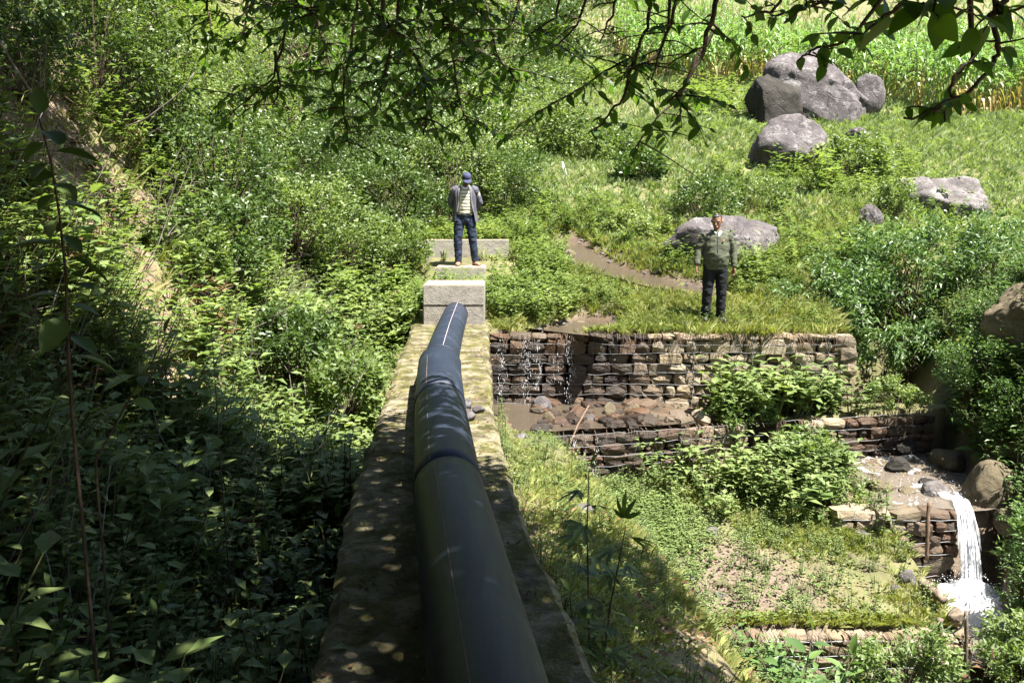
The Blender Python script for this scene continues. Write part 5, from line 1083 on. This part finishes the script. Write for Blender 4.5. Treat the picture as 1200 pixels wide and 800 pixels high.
def mtwig(px, Y, L=.076, side=6, r=.012, len_=(.15, .45), step=.045, up=True, sparse=1.0, hang=.28):
    P = np.array(pxs(px, Y)); m = np.linspace(0, len(P)-1, len(P)*5); Q = np.stack([np.interp(m, np.arange(len(P)), P[:, i]) for i in range(3)], -1)
    Q[1:] += np.cumsum(g.normal(0, .006, (len(Q)-1, 3)), 0)
    if up:
        q = LS[np.argmin(((LS - Q[0])**2).sum(1) + .4*(LS[:, 2] < Q[0, 2]+.2))]; V, F = tube_arrays(np.array([q, q*.5 + Q[0]*.5 + [0, 0, .12], Q[0]]), [r*1.8, r*1.4, r], 5); TW.add(V, F, .4)
        for k in range(3):                                  # leafy side shoots above the picture
            s = q*.5 + Q[0]*.5; e_ = s + rand_dir(1, -.4, .4, g)[0]*.4; twig_leaves(np.array([s, e_]), L, .07, g)
    V, F = tube_arrays(Q, np.linspace(r, r*.35, len(Q)), 5); TW.add(V, F, .4)
    if px[0][0] < 640: side = int(side*1.75)
    for k in range(side):
        i = int(g.uniform(.05, 1)*(len(Q)-1)); l = g.uniform(*len_); dr = rand_dir(1, -.5, .35, g)[0]; t = np.linspace(0, 1, 5)[:, None]
        pts = Q[i] + dr*l*t + np.array([0, 0, -.18])*l*t*t + np.cumsum(g.normal(0, .006, (5, 3)), 0); V, F = tube_arrays(pts, np.linspace(r*.4, .0018, 5), 4, False); TW.add(V, F, .5)
        if g.random() < sparse: twig_leaves(pts, L, step, g, hang)
    if g.random() < sparse: twig_leaves(Q[len(Q)//2:], L, step*1.6, g, hang)
for px, Y, kw in [
    ([(345, -40), (335, 50), (322, 90), (275, 130)], 6.0, dict(side=9, sparse=.8)), ([(322, 60), (326, 100), (318, 128)], 6.0, dict(side=3, up=False)), ([(352, -40), (372, 40), (385, 80), (395, 130)], 6.2, dict(side=14)),
    ([(448, -40), (447, 35), (480, 62), (497, 90), (500, 130), (496, 155)], 6.0, dict(side=17, r=.018)), ([(622, -40), (600, 28), (565, 62), (528, 75)], 6.4, dict(side=13)), ([(236, -40), (242, 10), (252, 45)], 6.2, dict(side=9)),
    ([(424, -40), (415, 60), (408, 120), (418, 170)], 5.8, dict(side=17)), ([(296, -40), (290, 30), (282, 60)], 6.4, dict(side=11)), ([(520, -40), (530, 60), (545, 120), (560, 150)], 6.2, dict(side=15)), ([(560, -40), (580, 60), (604, 95)], 6.4, dict(side=13)),
    ([(472, -40), (458, 60), (440, 130)], 5.6, dict(side=17)), ([(390, -40), (362, 50), (352, 85)], 6.6, dict(side=13)), ([(500, -40), (515, 20), (540, 60)], 5.6, dict(side=15)), ([(410, -40), (440, 10), (470, 40)], 5.4, dict(side=15)), ([(330, -40), (350, 0), (375, 20)], 5.6, dict(side=13)), ([(540, -40), (560, 10), (570, 30)], 5.6, dict(side=13)), ([(270, -40), (300, -5), (330, 15)], 6.0, dict(side=12)),
    ([(768, -40), (757, 35), (745, 70), (700, 95), (660, 116)], 5.0, dict(side=11, sparse=.85)), ([(745, 70), (735, 110), (710, 142), (688, 155)], 5.0, dict(side=9, up=False)), ([(840, 30), (800, 100), (770, 130), (738, 170)], 5.0, dict(side=8, up=False, sparse=.7)),
    ([(846, -40), (838, 28), (822, 70), (800, 108), (775, 128)], 4.6, dict(side=10, r=.016, sparse=.6)), ([(806, -40), (775, 60), (745, 85), (690, 70)], 5.0, dict(side=9, sparse=.7)), ([(702, -40), (680, 30), (640, 60)], 5.6, dict(side=9, sparse=.8)), ([(660, -40), (650, 20), (612, 40)], 5.8, dict(side=9)), ([(782, -40), (790, 30), (775, 90)], 4.8, dict(side=8, sparse=.5)), ([(730, -40), (722, 20), (700, 50)], 5.4, dict(side=7, sparse=.6)),
    ([(1162, -40), (1168, 45), (1162, 72), (1130, 108), (1095, 126), (1050, 138)], 3.2, dict(side=8, L=.085, len_=(.05, .16), step=.035, sparse=.75)), ([(1140, -40), (1136, 70), (1112, 110), (1108, 145)], 3.2, dict(side=5, L=.085, len_=(.06, .18))),
    ([(1062, -40), (1012, 25), (965, 48), (940, 66)], 4.2, dict(side=10, L=.10, len_=(.08, .25))), ([(934, -40), (905, 12), (868, 18)], 4.6, dict(side=9, len_=(.08, .25))), ([(1000, -40), (960, 0), (920, 20)], 4.2, dict(side=8, len_=(.08, .25))), ([(1196, -60), (1150, 0), (1100, 22), (1085, 30)], 1.9, dict(side=4, L=.10, len_=(.05, .14), r=.008, step=.05)), ([(1220, -50), (1185, 0), (1160, 25)], 2.2, dict(side=4, L=.09, len_=(.05, .14))), ([(1100, -40), (1050, 5), (1010, 30)], 3.4, dict(side=7, len_=(.06, .2)))]:
    mtwig(px, Y, **kw)
tw_ = TW.build('twigs', [M['bark']], tr, True); tw_.location = -tb; tw_['kind'] = 'stuff'
bp = np.array([l[0] for l in LV]); px, py, f = proj(bp); size = np.array([l[3] for l in LV])/f; vis = (px > -10) & (px < 1210) & (py > -15) & (py < 300)
order = np.argsort(-(size*vis)); big = set(order[:300].tolist())
for i in order[:300]:
    p, d, u, L, w = LV[i]; o = bpy.data.objects.new('leaf', LF['oval'][g.integers(4)]); link(o, tr); o.rotation_mode = 'QUATERNION'; o.rotation_quaternion = orient(d, u); o.location = p - tb; o.scale = (L, L*w/.42, L)
rest = [l for i, l in enumerate(LV) if i not in big]; S = Soup()
V, F, t = leaves(np.array([l[0] for l in rest]), np.array([l[1] for l in rest]), np.array([l[2] for l in rest]), np.array([l[3] for l in rest]), np.array([l[3]*l[4] for l in rest]), .22, .2, 8); S.add(V, F, t)
# the crown above the camera, which shades the near ground
C = []
for _ in range(3900):
    x, y = g.uniform(-10.5, 4.2), g.uniform(-8, 6.2); z = g.uniform(4.1, 6.6) if y > -1 else g.uniform(2.4, 6.6)  # unseen low leaves behind the camera added to block sky light
    lim = np.interp(x, [-9.5, -7.2, -4, -2, -1, 0, .6, 1.5, 2.1, 2.9, 3.6, 4.0], [1.6, 2.4, 3.9, 4.8, 5.1, 5.4, 5.5, 4.4, 4.0, 5.2, 5.4, 3.0]) + .5*fbm(x, 3., 1., 2, .9)
    if y < lim and z > 2.25 + .235*max(y, 0) and x < 3.55 + .3*fbm(y, 1., 5., 2, 1.): C.append((x, y, z))
C = np.array(C); k = 32; idx = np.repeat(np.arange(len(C)), k); P = C[idx] + g.normal(0, .21, (len(idx), 3))*[1, 1, .6]; px, py, f = proj(P); P = P[~((f > .2) & (py > -30) & (px > -60) & (px < 1260))]
V, F, t = leaves(P, rand_dir(len(P), -.5, .4, g), unit(rand_dir(len(P), .3, 1, g)), .20*g.uniform(.6, 1.2, len(P)), .11*g.uniform(.7, 1.2, len(P)), .25, .2, 4)
bt = empty('added_shade_tree', (-9.2, 6.2, float(H(-9.2, 6.2)))); tag(bt, 'unseen tree added on the left bank to shade the top left corner', 'tree'); bb = np.array(bt.location); g2 = np.random.default_rng(78)  # out-of-view tree added to cast shade on the upper left bank
def bpart(name, pts, rad, seg=9):
    v, f_ = tube_arrays(np.asarray(pts, float) - bb, rad, seg); return mobj(name, raw_mesh(name, v, f_, None, [M['bark']], None, True), bt)
bpart('trunk', [bb + [0, 0, -.3], bb + [.2, .1, 1.0], bb + [.6, .3, 2.0]], [.24, .2, .15], 12)
C2 = []
for _ in range(420):
    qx = g2.uniform(-80, 250); qy = g2.uniform(-40, 290 - .75*max(qx, 0)); q = hit(qx, qy); zz = g2.uniform(5.2, 8.4)
    if zz > q[2] + 1.3 and float(fbm(q[0], q[1], 3.7, 2, .8)) > -.22: C2.append(q + np.array(SUN)*((zz - q[2])/SUN.z))  # clumps placed sunward of the bank so their shade lands on it
C2 = np.array(C2); C2 = C2[C2[:, 2] > H(C2[:, 0], C2[:, 1]) + 1.2]; C2 = C2[C2[:, 2] > 2.6 + .235*C2[:, 1]]
for k in range(0, len(C2), 16): bpart('limb', [bb + [.6, .3, 2.0], (bb + [.6, .3, 2.0])*.45 + C2[k]*.55 + [0, 0, .3], C2[k]], [.07, .045, .012], 6)
i2 = np.repeat(np.arange(len(C2)), 34); P2 = C2[i2] + g2.normal(0, .24, (len(i2), 3))
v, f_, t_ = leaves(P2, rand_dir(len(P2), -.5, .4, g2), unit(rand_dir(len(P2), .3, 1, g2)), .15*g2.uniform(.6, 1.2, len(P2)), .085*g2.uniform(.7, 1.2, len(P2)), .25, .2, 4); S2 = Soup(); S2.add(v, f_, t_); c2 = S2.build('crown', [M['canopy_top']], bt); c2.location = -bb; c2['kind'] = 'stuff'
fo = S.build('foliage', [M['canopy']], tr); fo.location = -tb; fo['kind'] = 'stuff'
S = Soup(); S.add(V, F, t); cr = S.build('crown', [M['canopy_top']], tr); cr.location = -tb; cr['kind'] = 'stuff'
print('leaves', len(LV), 'crown', len(P), 'tris', sum(len(m.polygons) for m in bpy.data.meshes))
# ------------------------------------------------------------------ people
def cloth_mat(name, c, var=.3, sc=7, rough=.85, stripes=None, panel=None):
    m, nt, out = new_mat(name); P = coords(nt); n = noise(nt, sc, 4, .6, P); n2 = noise(nt, 160, 2, .5, P)
    cc = ramp(nt, n, [(.3, tuple(v*(1-var) for v in c)), (.7, tuple(min(1, v*(1+var)) for v in c))])
    if stripes:
        sx = N(nt, 'SeparateXYZ'); nt.links.new(P, sx.inputs[0]); f = math_(nt, 'FRACT', math_(nt, 'MULTIPLY', sx.outputs[2], stripes[1])); s = math_(nt, 'LESS_THAN', f, stripes[2])
        mid = math_(nt, 'LESS_THAN', math_(nt, 'ABSOLUTE', math_(nt, 'SUBTRACT', sx.outputs[0], .012)), .085)
        cc = mixc(nt, math_(nt, 'MULTIPLY', math_(nt, 'MULTIPLY', s, mid), .85), cc, stripes[0])
    principled(nt, out, cc, rough, .2, bump(nt, math_(nt, 'ADD', n, math_(nt, 'MULTIPLY', n2, .2)), .3, .01)); return m
M['skin'] = plain('skin', (.24, .125, .075), .55, .4, .12, 18, .1); M['skin2'] = plain('shade_darkened_skin', (.16, .085, .055), .55, .4, .12, 18, .1)  # second skin is a darker copy, shade under the cap put into its colour
M['hair'] = plain('black_hair', (.012, .011, .012), .45, .5, .3, 60, .5); M['olive'] = cloth_mat('olive_jacket_cloth', (.075, .081, .054), .22); M['blackcloth'] = cloth_mat('black_trouser_cloth', (.012, .013, .016), .3)
M['jean'] = cloth_mat('dark_jean_cloth', (.020, .028, .050), .4); M['grey_navy'] = cloth_mat('grey_jacket_cloth', (.085, .085, .105), .25); M['lining'] = cloth_mat('jacket_lining', (.17, .155, .16), .2)
M['polo'] = cloth_mat('striped_polo_cloth', (.62, .58, .45), .08, 7, .85, ((.09, .09, .10), 17.0, .36)); M['cap'] = cloth_mat('navy_cap_cloth', (.045, .05, .095), .2); M['shirt'] = cloth_mat('white_shirt_cloth', (.72, .72, .74), .06)
M['leather'] = plain('dark_leather', (.03, .022, .018), .4, .5, .2, 20); M['shoe'] = plain('grey_shoe', (.16, .16, .18), .6, .4, .2, 20); M['brownshoe'] = plain('brown_shoe', (.30, .14, .085), .55, .4, .2, 20)
M['orange'] = plain('orange_badge', (.62, .17, .06), .7, .3, .1, 40); M['eye'] = plain('eye', (.02, .015, .012), .2, .6, 0, 5, 0); M['lip'] = plain('lips', (.20, .075, .055), .5, .4, .1, 20); M['buckle'] = plain('buckle', (.55, .5, .4), .3, .5, .1, 20, 0, Metallic=.8)
class Body:
    """collects closed lofted tubes that a voxel remesh then fuses into one skin"""
    def __init__(s): s.S = Soup()
    def loft(s, pts, ra, rb=None, side=(1, 0, 0), seg=18):
        P = np.asarray(pts, float); n = len(P); ra = np.broadcast_to(np.asarray(ra, float), (n,)); rb = ra if rb is None else np.broadcast_to(np.asarray(rb, float), (n,))
        T = unit(np.gradient(P, axis=0)); A = np.asarray(side, float)[None] - T*(T @ np.asarray(side, float))[:, None]; A = unit(A); Bv = np.cross(T, A); an = np.arange(seg)*2*math.pi/seg
        V = (P[:, None] + ra[:, None, None]*np.cos(an)[None, :, None]*A[:, None] + rb[:, None, None]*np.sin(an)[None, :, None]*Bv[:, None]).reshape(-1, 3)
        V = np.concatenate([V, (P[0] - T[0]*min(ra[0], rb[0])*.6)[None], (P[-1] + T[-1]*min(ra[-1], rb[-1])*.6)[None]])
        i = np.arange(n-1)[:, None]*seg; j = np.arange(seg)[None]; j2 = (j+1) % seg; a, b, c, d = i+j, i+j2, i+seg+j2, i+seg+j
        F = np.concatenate([np.stack([a, b, c], -1).reshape(-1, 3), np.stack([a, c, d], -1).reshape(-1, 3)]); jj = np.arange(seg); jn = (jj+1) % seg
        F = np.concatenate([F, np.stack([np.full(seg, n*seg), jn, jj], -1), np.stack([np.full(seg, n*seg+1), (n-1)*seg+jj, (n-1)*seg+jn], -1)]); s.S.add(V, F); return s
    def ball(s, c, r):
        V, F = ICO[3]; s.S.add(V*np.asarray(r) + np.asarray(c), F); return s
    def fuse(s, name, mat, parent, voxel=.010, it=4, wr=0.0, wsc=14., seed=0, cut=None):
        V, F, t, m = s.S.arrays(); me = raw_mesh(name, V, F); o = bpy.data.objects.new(name, me); col.objects.link(o)
        r = o.modifiers.new('r', 'REMESH'); r.mode = 'VOXEL'; r.voxel_size = voxel; r.use_smooth_shade = True
        q = o.modifiers.new('s', 'SMOOTH'); q.factor = .5; q.iterations = it
        dg = bpy.context.evaluated_depsgraph_get(); out = bpy.data.meshes.new_from_object(o.evaluated_get(dg)); bpy.data.objects.remove(o); bpy.data.meshes.remove(me)
        if wr or cut:
            n = len(out.vertices); co = np.empty(n*3, np.float32); out.vertices.foreach_get('co', co); co = co.reshape(-1, 3); no = np.empty(n*3, np.float32); out.vertices.foreach_get('normal', no); no = no.reshape(-1, 3)
            if wr: co = co + no*(wr*fbm(co[:, 0]*1.2+seed, co[:, 1]*1.2, co[:, 2]*2.2, 3, wsc))[:, None]
            out.vertices.foreach_set('co', np.ascontiguousarray(co, np.float32).ravel())
        out.name = name; out.materials.clear(); out.materials.append(mat); out.polygons.foreach_set('use_smooth', np.ones(len(out.polygons), bool)); out.update()
        return mobj(name, out, parent)
def hand(b, wrist, dirn, palm_n, thumb, s=1.0, curl=.5):
    """palm and five unequal bent fingers"""
    w = np.asarray(wrist, float); d = unit(np.asarray(dirn, float)); n = unit(np.asarray(palm_n, float)); sd = unit(np.cross(d, n))*thumb
    b.loft([w, w + d*.035*s, w + d*.085*s], np.array([.024, .036, .039])*s, np.array([.018, .017, .014])*s, sd)
    for k, (o, l) in enumerate(((.028, .068), (.010, .076), (-.009, .070), (-.027, .055))):
        p = w + d*.085*s + sd*o*s; c = curl*(1 + .15*k); p1 = p + (d*cos(c*.5) + n*sin(c*.5))*l*.45*s; p2 = p1 + (d*cos(c*1.3) + n*sin(c*1.3))*l*.33*s; p3 = p2 + (d*cos(c*2) + n*sin(c*2))*l*.25*s
        b.loft([p - d*.012, p, p1, p2, p3], np.array([.0095, .0095, .009, .0085, .007])*s, None, sd, 8)
    p = w + d*.022*s + sd*.028*s; b.loft([p - sd*.012, p + sd*.018*s + d*.02*s, p + sd*.026*s + d*.050*s + n*.012, p + sd*.022*s + d*.070*s + n*.022], np.array([.013, .012, .010, .008])*s, None, n, 8)
def head(b, c, yaw, pitch, s=1.0):
    """skull, jaw, nose, ears; returns a function from face space (x right, y front, z up) to the body"""
    Rm = np.array(Matrix.Rotation(yaw, 3, 'Z') @ Matrix.Rotation(pitch, 3, 'X')); c = np.asarray(c, float); f = lambda p: c + Rm @ (np.array([p[0], -p[1], p[2]], float)*s)
    sd = Rm @ np.array([1., 0, 0]); zs = np.array([-.112, -.095, -.06, -.02, .02, .06, .09, .108]); wa = np.array([.030, .046, .060, .070, .074, .073, .060, .032])*s; wb = np.array([.034, .060, .078, .088, .095, .095, .078, .042])*s; yo = np.array([.040, .022, .012, .006, 0, -.006, -.010, -.012])
    b.loft([f((0, yo[i], zs[i])) for i in range(8)], wa, wb, sd)
    b.loft([f((0, .088, .022)), f((0, .102, .0)), f((0, .112, -.020)), f((0, .098, -.030))], np.array([.008, .010, .015, .013])*s, None, sd, 10)
    for q in (1, -1): b.loft([f((q*.070, -.008, -.025)), f((q*.082, -.012, 0)), f((q*.080, -.016, .028))], np.array([.008, .013, .009])*s, np.array([.012, .019, .014])*s, sd, 10)
    b.loft([f((-.028, .088, -.058)), f((0, .098, -.058)), f((.028, .088, -.058))], .010*s, None, Rm @ np.array([0, 0, 1.]), 8)
    for q in (1, -1): b.loft([f((q*.012, .088, .034)), f((q*.034, .086, .038)), f((q*.052, .072, .034))], .009*s, None, Rm @ np.array([0, 0, 1.]), 8)
    return f, Rm
def small(name, c, r, mat, parent, rot=None):
    V, F = ICO[2]; V = V*np.asarray(r); V = V @ rot.T if rot is not None else V; return mobj(name, raw_mesh(name, V + np.asarray(c), F, None, [mat], None, True), parent)
def face(parent, f, Rm):
    for q in (1, -1): small('eye', f((q*.031, .083, .012)), (.012, .008, .006), M['eye'], parent, Rm); small('eyebrow', f((q*.033, .093, .036)), (.019, .006, .004), M['hair'], parent, Rm)
    small('mouth', f((0, .104, -.058)), (.024, .006, .005), M['lip'], parent, Rm)
def legs(b, hips, knees, ankles, r, seed=0):
    for h, k, a in zip(hips, knees, ankles):
        h, k, a = np.array(h), np.array(k), np.array(a); b.loft([h, h*.6+k*.4, k, k*.5+a*.5, a], r[:5], None, (1, 0, 0))
def shoe(parent, ank, toe, mat):
    b = Body(); a = np.array(ank, float); d = unit(np.array([toe[0], toe[1], 0.])); z = .035
    b.loft([np.array([a[0], a[1], z]) - d*.065, np.array([a[0], a[1], z+.008]), np.array([a[0], a[1], z]) + d*.09, np.array([a[0], a[1], z-.008]) + d*.17], [.036, .042, .048, .036], [.034, .045, .034, .024], np.cross(d, [0, 0, 1.]))
    b.loft([np.array([a[0], a[1], z]), np.array([a[0], a[1], .12])], [.042, .044]); sh = b.fuse('shoe', mat, parent, .009, 3)
    so_ = Body(); so_.loft([np.array([a[0], a[1], .012]) - d*.07, np.array([a[0], a[1], .012]) + d*.05, np.array([a[0], a[1], .012]) + d*.185], [.036, .050, .034], .012, np.cross(d, [0, 0, 1.])); so_.fuse('sole', M['leather'], sh, .007, 1)

# ---- man in the olive jacket
gp = hit(836, 377); gp[2] = float(H(gp[0], gp[1])); hgt = 1.70
mg = empty('person', (gp[0], gp[1], gp[2] + .01), R(-6)); tag(mg, 'person in an olive green jacket and black trousers looking down on the terrace', 'person')
b = Body(); hipL, hipR = (-.095, 0, .90), (.095, 0, .90); knL, knR = (-.115, -.01, .48), (.105, .0, .48); anL, anR = (-.13, .02, .08), (.11, .02, .08)
b.loft([(0, .0, .84), (0, 0, .95), (0, -.01, 1.08), (0, 0, 1.22), (0, .0, 1.36), (0, 0, 1.43)], [.14, .15, .14, .15, .155, .07], [.09, .10, .105, .10, .085, .06])
legs(b, (hipL, hipR), (knL, knR), (anL, anR), [.085, .078, .055, .052, .038]); b.loft([(0, .0, 1.40), (0, -.005, 1.50)], [.055, .052]); f, Rm = head(b, (-.012, -.035, 1.585), R(-14), R(16))
el1, wr1 = (-.275, .01, 1.13), (-.30, -.07, .895); el2, wr2 = (.275, .02, 1.12), (.285, -.04, .865)
for sh_, el, wr_ in (((-.175, 0, 1.385), el1, wr1), ((.175, 0, 1.385), el2, wr2)): b.loft([np.array(sh_)*[.93, 1, .975], (np.array(sh_)+el)/2, el, (np.array(el)+wr_)/2, wr_], [.044, .044, .040, .037, .027])
hand(b, wr1, (-.02, -.08, -1), (.7, -.2, 0), -1, 1.0, .75); hand(b, wr2, (.03, -.05, -1), (-.8, -.3, 0), 1, 1.0, .55)
body = b.fuse('body', M['skin'], mg, .0068, 2); face(mg, f, Rm)
j = Body(); j.loft([(0, .0, .86), (0, -.012, .93), (0, -.022, 1.05), (0, -.015, 1.20), (0, 0, 1.33), (0, .005, 1.405), (0, .01, 1.445)], [.175, .195, .205, .208, .205, .15, .075], [.125, .145, .160, .150, .128, .10, .07])
for sh_, el, wr_ in (((-.175, 0, 1.375), el1, wr1), ((.175, 0, 1.375), el2, wr2)):
    w2 = np.array(wr_)*.93 + np.array(el)*.07; j.loft([np.array(sh_)*[.6, 1, 1], sh_, (np.array(sh_)+el)/2, el, (np.array(el)+w2)/2, w2], [.072, .078, .066, .060, .054, .045])
jk = j.fuse('jacket', M['olive'], mg, .011, 3, .016, 9., 2); V, F = tube_arrays(np.array([(0.01, -.185, 1.03), (.005, -.170, 1.2), (0, -.135, 1.34), (0, -.10, 1.41)]) + [0, -.0, 0], .004, 5); mobj('zip', raw_mesh('zip', V, F, None, [M['grey_navy']]), jk)
hem = Body(); hem.loft([(0, -.004, .845), (0, -.006, .885)], [.181, .188], [.131, .138]); hem.fuse('hem', M['olive'], jk, .010, 2)
col_ = Body(); an = np.linspace(-2.3, 2.3, 13); col_.loft([(.088*sin(a), -.078*cos(a)+.012, 1.435 + .012*abs(sin(a)) - .03*(cos(a) > .6)) for a in an], .012, .030, (0, 0, 1)); col_.fuse('collar', M['olive'], jk, .008, 2)
sc_ = Body(); sc_.loft([(.055, -.088, 1.435), (.030, -.105, 1.395), (.012, -.118, 1.355)], [.022, .024, .008], .012, (1, 0, 0)); sc_.loft([(-.05, -.088, 1.435), (-.028, -.105, 1.40)], [.016, .012], .010); sc_.fuse('shirt_collar', M['shirt'], mg, .007, 2)
bd = Body(); bd.loft([(.075, -.158, 1.295), (.105, -.150, 1.300)], .006, .014, (0, 0, 1)); bd.fuse('chest_badge', M['orange'], jk, .005, 1)
t = Body(); t.loft([(0, 0, .80), (0, 0, .90), (0, 0, .97)], [.165, .172, .165], [.115, .125, .12]); legs(t, (hipL, hipR), (knL, knR), (anL, anR), [.100, .098, .082, .078, .074]); t.fuse('trousers', M['blackcloth'], mg, .011, 3, .014, 10., 5)
shoe(mg, anL, (-.25, -1), M['shoe']); shoe(mg, anR, (.35, -1), M['shoe'])
h = Body()
for p, r_ in (((0, -.022, .062), (.078, .082, .058)), ((0, -.060, .02), (.070, .045, .070)), ((.055, -.02, .03), (.022, .05, .045)), ((-.055, -.02, .03), (.022, .05, .045)), ((0, .045, .092), (.055, .035, .026))): h.ball(f(p), r_)
h.fuse('hair', M['hair'], mg, .008, 2, .008, 30., 1)
mg.scale = (.985,)*3
# ---- person in the cap
mc = empty('person', (-.86, 15.72, .80), R(4)); tag(mc, 'person in a navy cap, open grey jacket and striped shirt standing on concrete', 'person')
b = Body(); hipL, hipR = (-.095, .02, .90), (.095, .02, .90); knL, knR = (-.13, -.02, .49), (.135, .0, .49); anL, anR = (-.125, .0, .08), (.185, .03, .08)
b.loft([(0, .02, .84), (0, .01, .95), (0, 0, 1.08), (.0, -.01, 1.22), (.01, -.01, 1.36), (.01, 0, 1.43)], [.145, .150, .140, .155, .165, .09], [.10, .105, .105, .11, .095, .07])
legs(b, (hipL, hipR), (knL, knR), (anL, anR), [.085, .078, .055, .052, .038]); b.loft([(.01, .0, 1.40), (.02, -.04, 1.50)], [.055, .052]); f, Rm = head(b, (.035, -.075, 1.565), R(10), R(34))
el1, wr1 = (-.265, .09, 1.15), (-.13, .17, .96); el2, wr2 = (.275, .09, 1.14), (.12, .18, .95)
for sh_, el, wr_ in (((-.175, 0, 1.385), el1, wr1), ((.185, 0, 1.385), el2, wr2)): b.loft([np.array(sh_)*[.93, 1, .975], (np.array(sh_)+el)/2, el, (np.array(el)+wr_)/2, wr_], [.044, .044, .040, .037, .027])
hand(b, wr1, (.8, .1, -.5), (.1, .7, .3), 1, 1.0, .5); hand(b, wr2, (-.8, .1, -.5), (-.1, .7, .3), -1, 1.0, .5)
b.fuse('body', M['skin2'], mc, .0068, 2); face(mc, f, Rm)
p = Body(); p.loft([(0, .012, .92), (0, .005, .98), (0, -.006, 1.10), (.005, -.012, 1.24), (.01, -.005, 1.36), (.012, 0, 1.43)], [.160, .163, .162, .17, .172, .085], [.115, .120, .122, .124, .108, .07])
for sh_, el in (((-.175, 0, 1.385), el1), ((.185, 0, 1.385), el2)): p.loft([sh_, (np.array(sh_)+el)/2], [.066, .060])
po = p.fuse('polo_shirt', M['polo'], mc, .010, 3, .008, 10., 3)
cl = Body(); cl.loft([(-.065, -.07, 1.445), (-.02, -.112, 1.41), (.01, -.118, 1.385)], [.016, .02, .01], .010); cl.loft([(.085, -.07, 1.445), (.045, -.112, 1.41), (.014, -.118, 1.385)], [.016, .02, .01], .010); cl.fuse('collar', M['shirt'], po, .007, 2)
# open jacket: a shell with the front left open, two hanging flaps and sleeves
V = []; nz_, na = 12, 22
for k in range(nz_):
    z = .80 + (1.43-.80)*k/(nz_-1); ra = np.interp(z, [.80, .95, 1.1, 1.25, 1.36, 1.43], [.235, .215, .200, .205, .195, .115]); rb = np.interp(z, [.80, .95, 1.1, 1.25, 1.36, 1.43], [.165, .155, .150, .150, .130, .09]); op = np.interp(z, [.80, 1.0, 1.3, 1.43], [.86, .74, .56, .62])
    for q in range(na):
        a = -math.pi/2 + op + (2*math.pi - 2*op)*q/(na-1); fl_ = .012*math.sin(q*2.1 + z*9); V.append((.005 + (ra+fl_)*cos(a), .005 + (rb+fl_)*sin(a), z - .05*abs(math.sin(a))*(k == 0)))
Fj = [[k*na+q, k*na+q+1, (k+1)*na+q+1, (k+1)*na+q] for k in range(nz_-1) for q in range(na-1)]
jo = mobj('jacket', raw_mesh('jacket', np.array(V), np.array(Fj), None, [M['grey_navy']], None, True), mc); sm_ = jo.modifiers.new('thickness', 'SOLIDIFY'); sm_.thickness = .014; sm_.offset = 0; jo.modifiers.new('s', 'SUBSURF').levels = 1
lp = Body(); col0 = [V[k*na] for k in range(3, nz_)]; col1 = [V[k*na+na-1] for k in range(3, nz_)]
for cc, q in ((col0, -1), (col1, 1)): lp.loft([np.array(v) + [0, -.008, 0] for v in cc], np.linspace(.010, .030, len(cc)), .009, (1, 0, 0), 10)
lp.fuse('lapel', M['lining'], jo, .008, 2)
for sh_, el, wr_ in (((-.165, .005, 1.375), el1, wr1), ((.175, .005, 1.375), el2, wr2)):
    s_ = Body(); w2 = np.array(wr_)*.9 + np.array(el)*.1; s_.loft([np.array(sh_)*[.75, 1, 1.01], sh_, (np.array(sh_)+el)/2 + [0, .005, 0], el, (np.array(el)+w2)/2, w2], [.078, .082, .072, .064, .058, .048]); s_.fuse('sleeve', M['grey_navy'], jo, .010, 3, .014, 11., 4)
t = Body(); t.loft([(0, .02, .80), (0, .015, .90), (0, .012, .955)], [.158, .165, .158], [.115, .122, .115]); legs(t, (hipL, hipR), (knL, knR), (anL, anR), [.100, .096, .080, .072, .066]); t.fuse('trousers', M['jean'], mc, .011, 3, .018, 10., 6)
be = Body(); an = np.linspace(0, 2*math.pi, 33); be.loft([(.166*cos(a), .013 + .123*sin(a), .955) for a in an], .006, .018, (0, 0, 1), 8); bo = be.fuse('belt', M['leather'], mc, .006, 1); bk = Body(); bk.loft([(-.022, -.116, .955), (.022, -.116, .955)], .006, .016, (0, 0, 1)); bk.fuse('buckle', M['buckle'], bo, .005, 1)
shoe(mc, anL, (-.1, -1), M['brownshoe']); shoe(mc, anR, (.45, -1), M['brownshoe'])
c = Body(); sdv = Rm @ np.array([1., 0, 0]); c.loft([f((0, -.002, .030)), f((0, -.004, .065)), f((0, -.008, .098)), f((0, -.012, .118))], [.083, .082, .066, .030], [.102, .101, .080, .036], sdv); cp = c.fuse('cap', M['cap'], mc, .008, 2)
V = []; 
for k in range(6):
    for q in range(11):
        a = (q-5)/5*1.05; r_ = .098 + .085*k/5*cos(a*.8); V.append(f((.082*sin(a)*(1 + .12*k/5), .092*cos(a) + .082*k/5*cos(a*.75), .036 - .020*(k/5)**1.5 - .012*(a*a))))
Fv = [[k*11+q, k*11+q+1, (k+1)*11+q+1, (k+1)*11+q] for k in range(5) for q in range(10)]; bo = mobj('visor', raw_mesh('visor', np.array(V), np.array(Fv), None, [M['cap']], None, True), cp); q_ = bo.modifiers.new('t', 'SOLIDIFY'); q_.thickness = .006
ht = Body(); ht.ball(f((0, -.05, -.01)), (.068, .045, .06)); ht.fuse('hair', M['hair'], mc, .008, 2)
mc.scale = (1.0,)*3
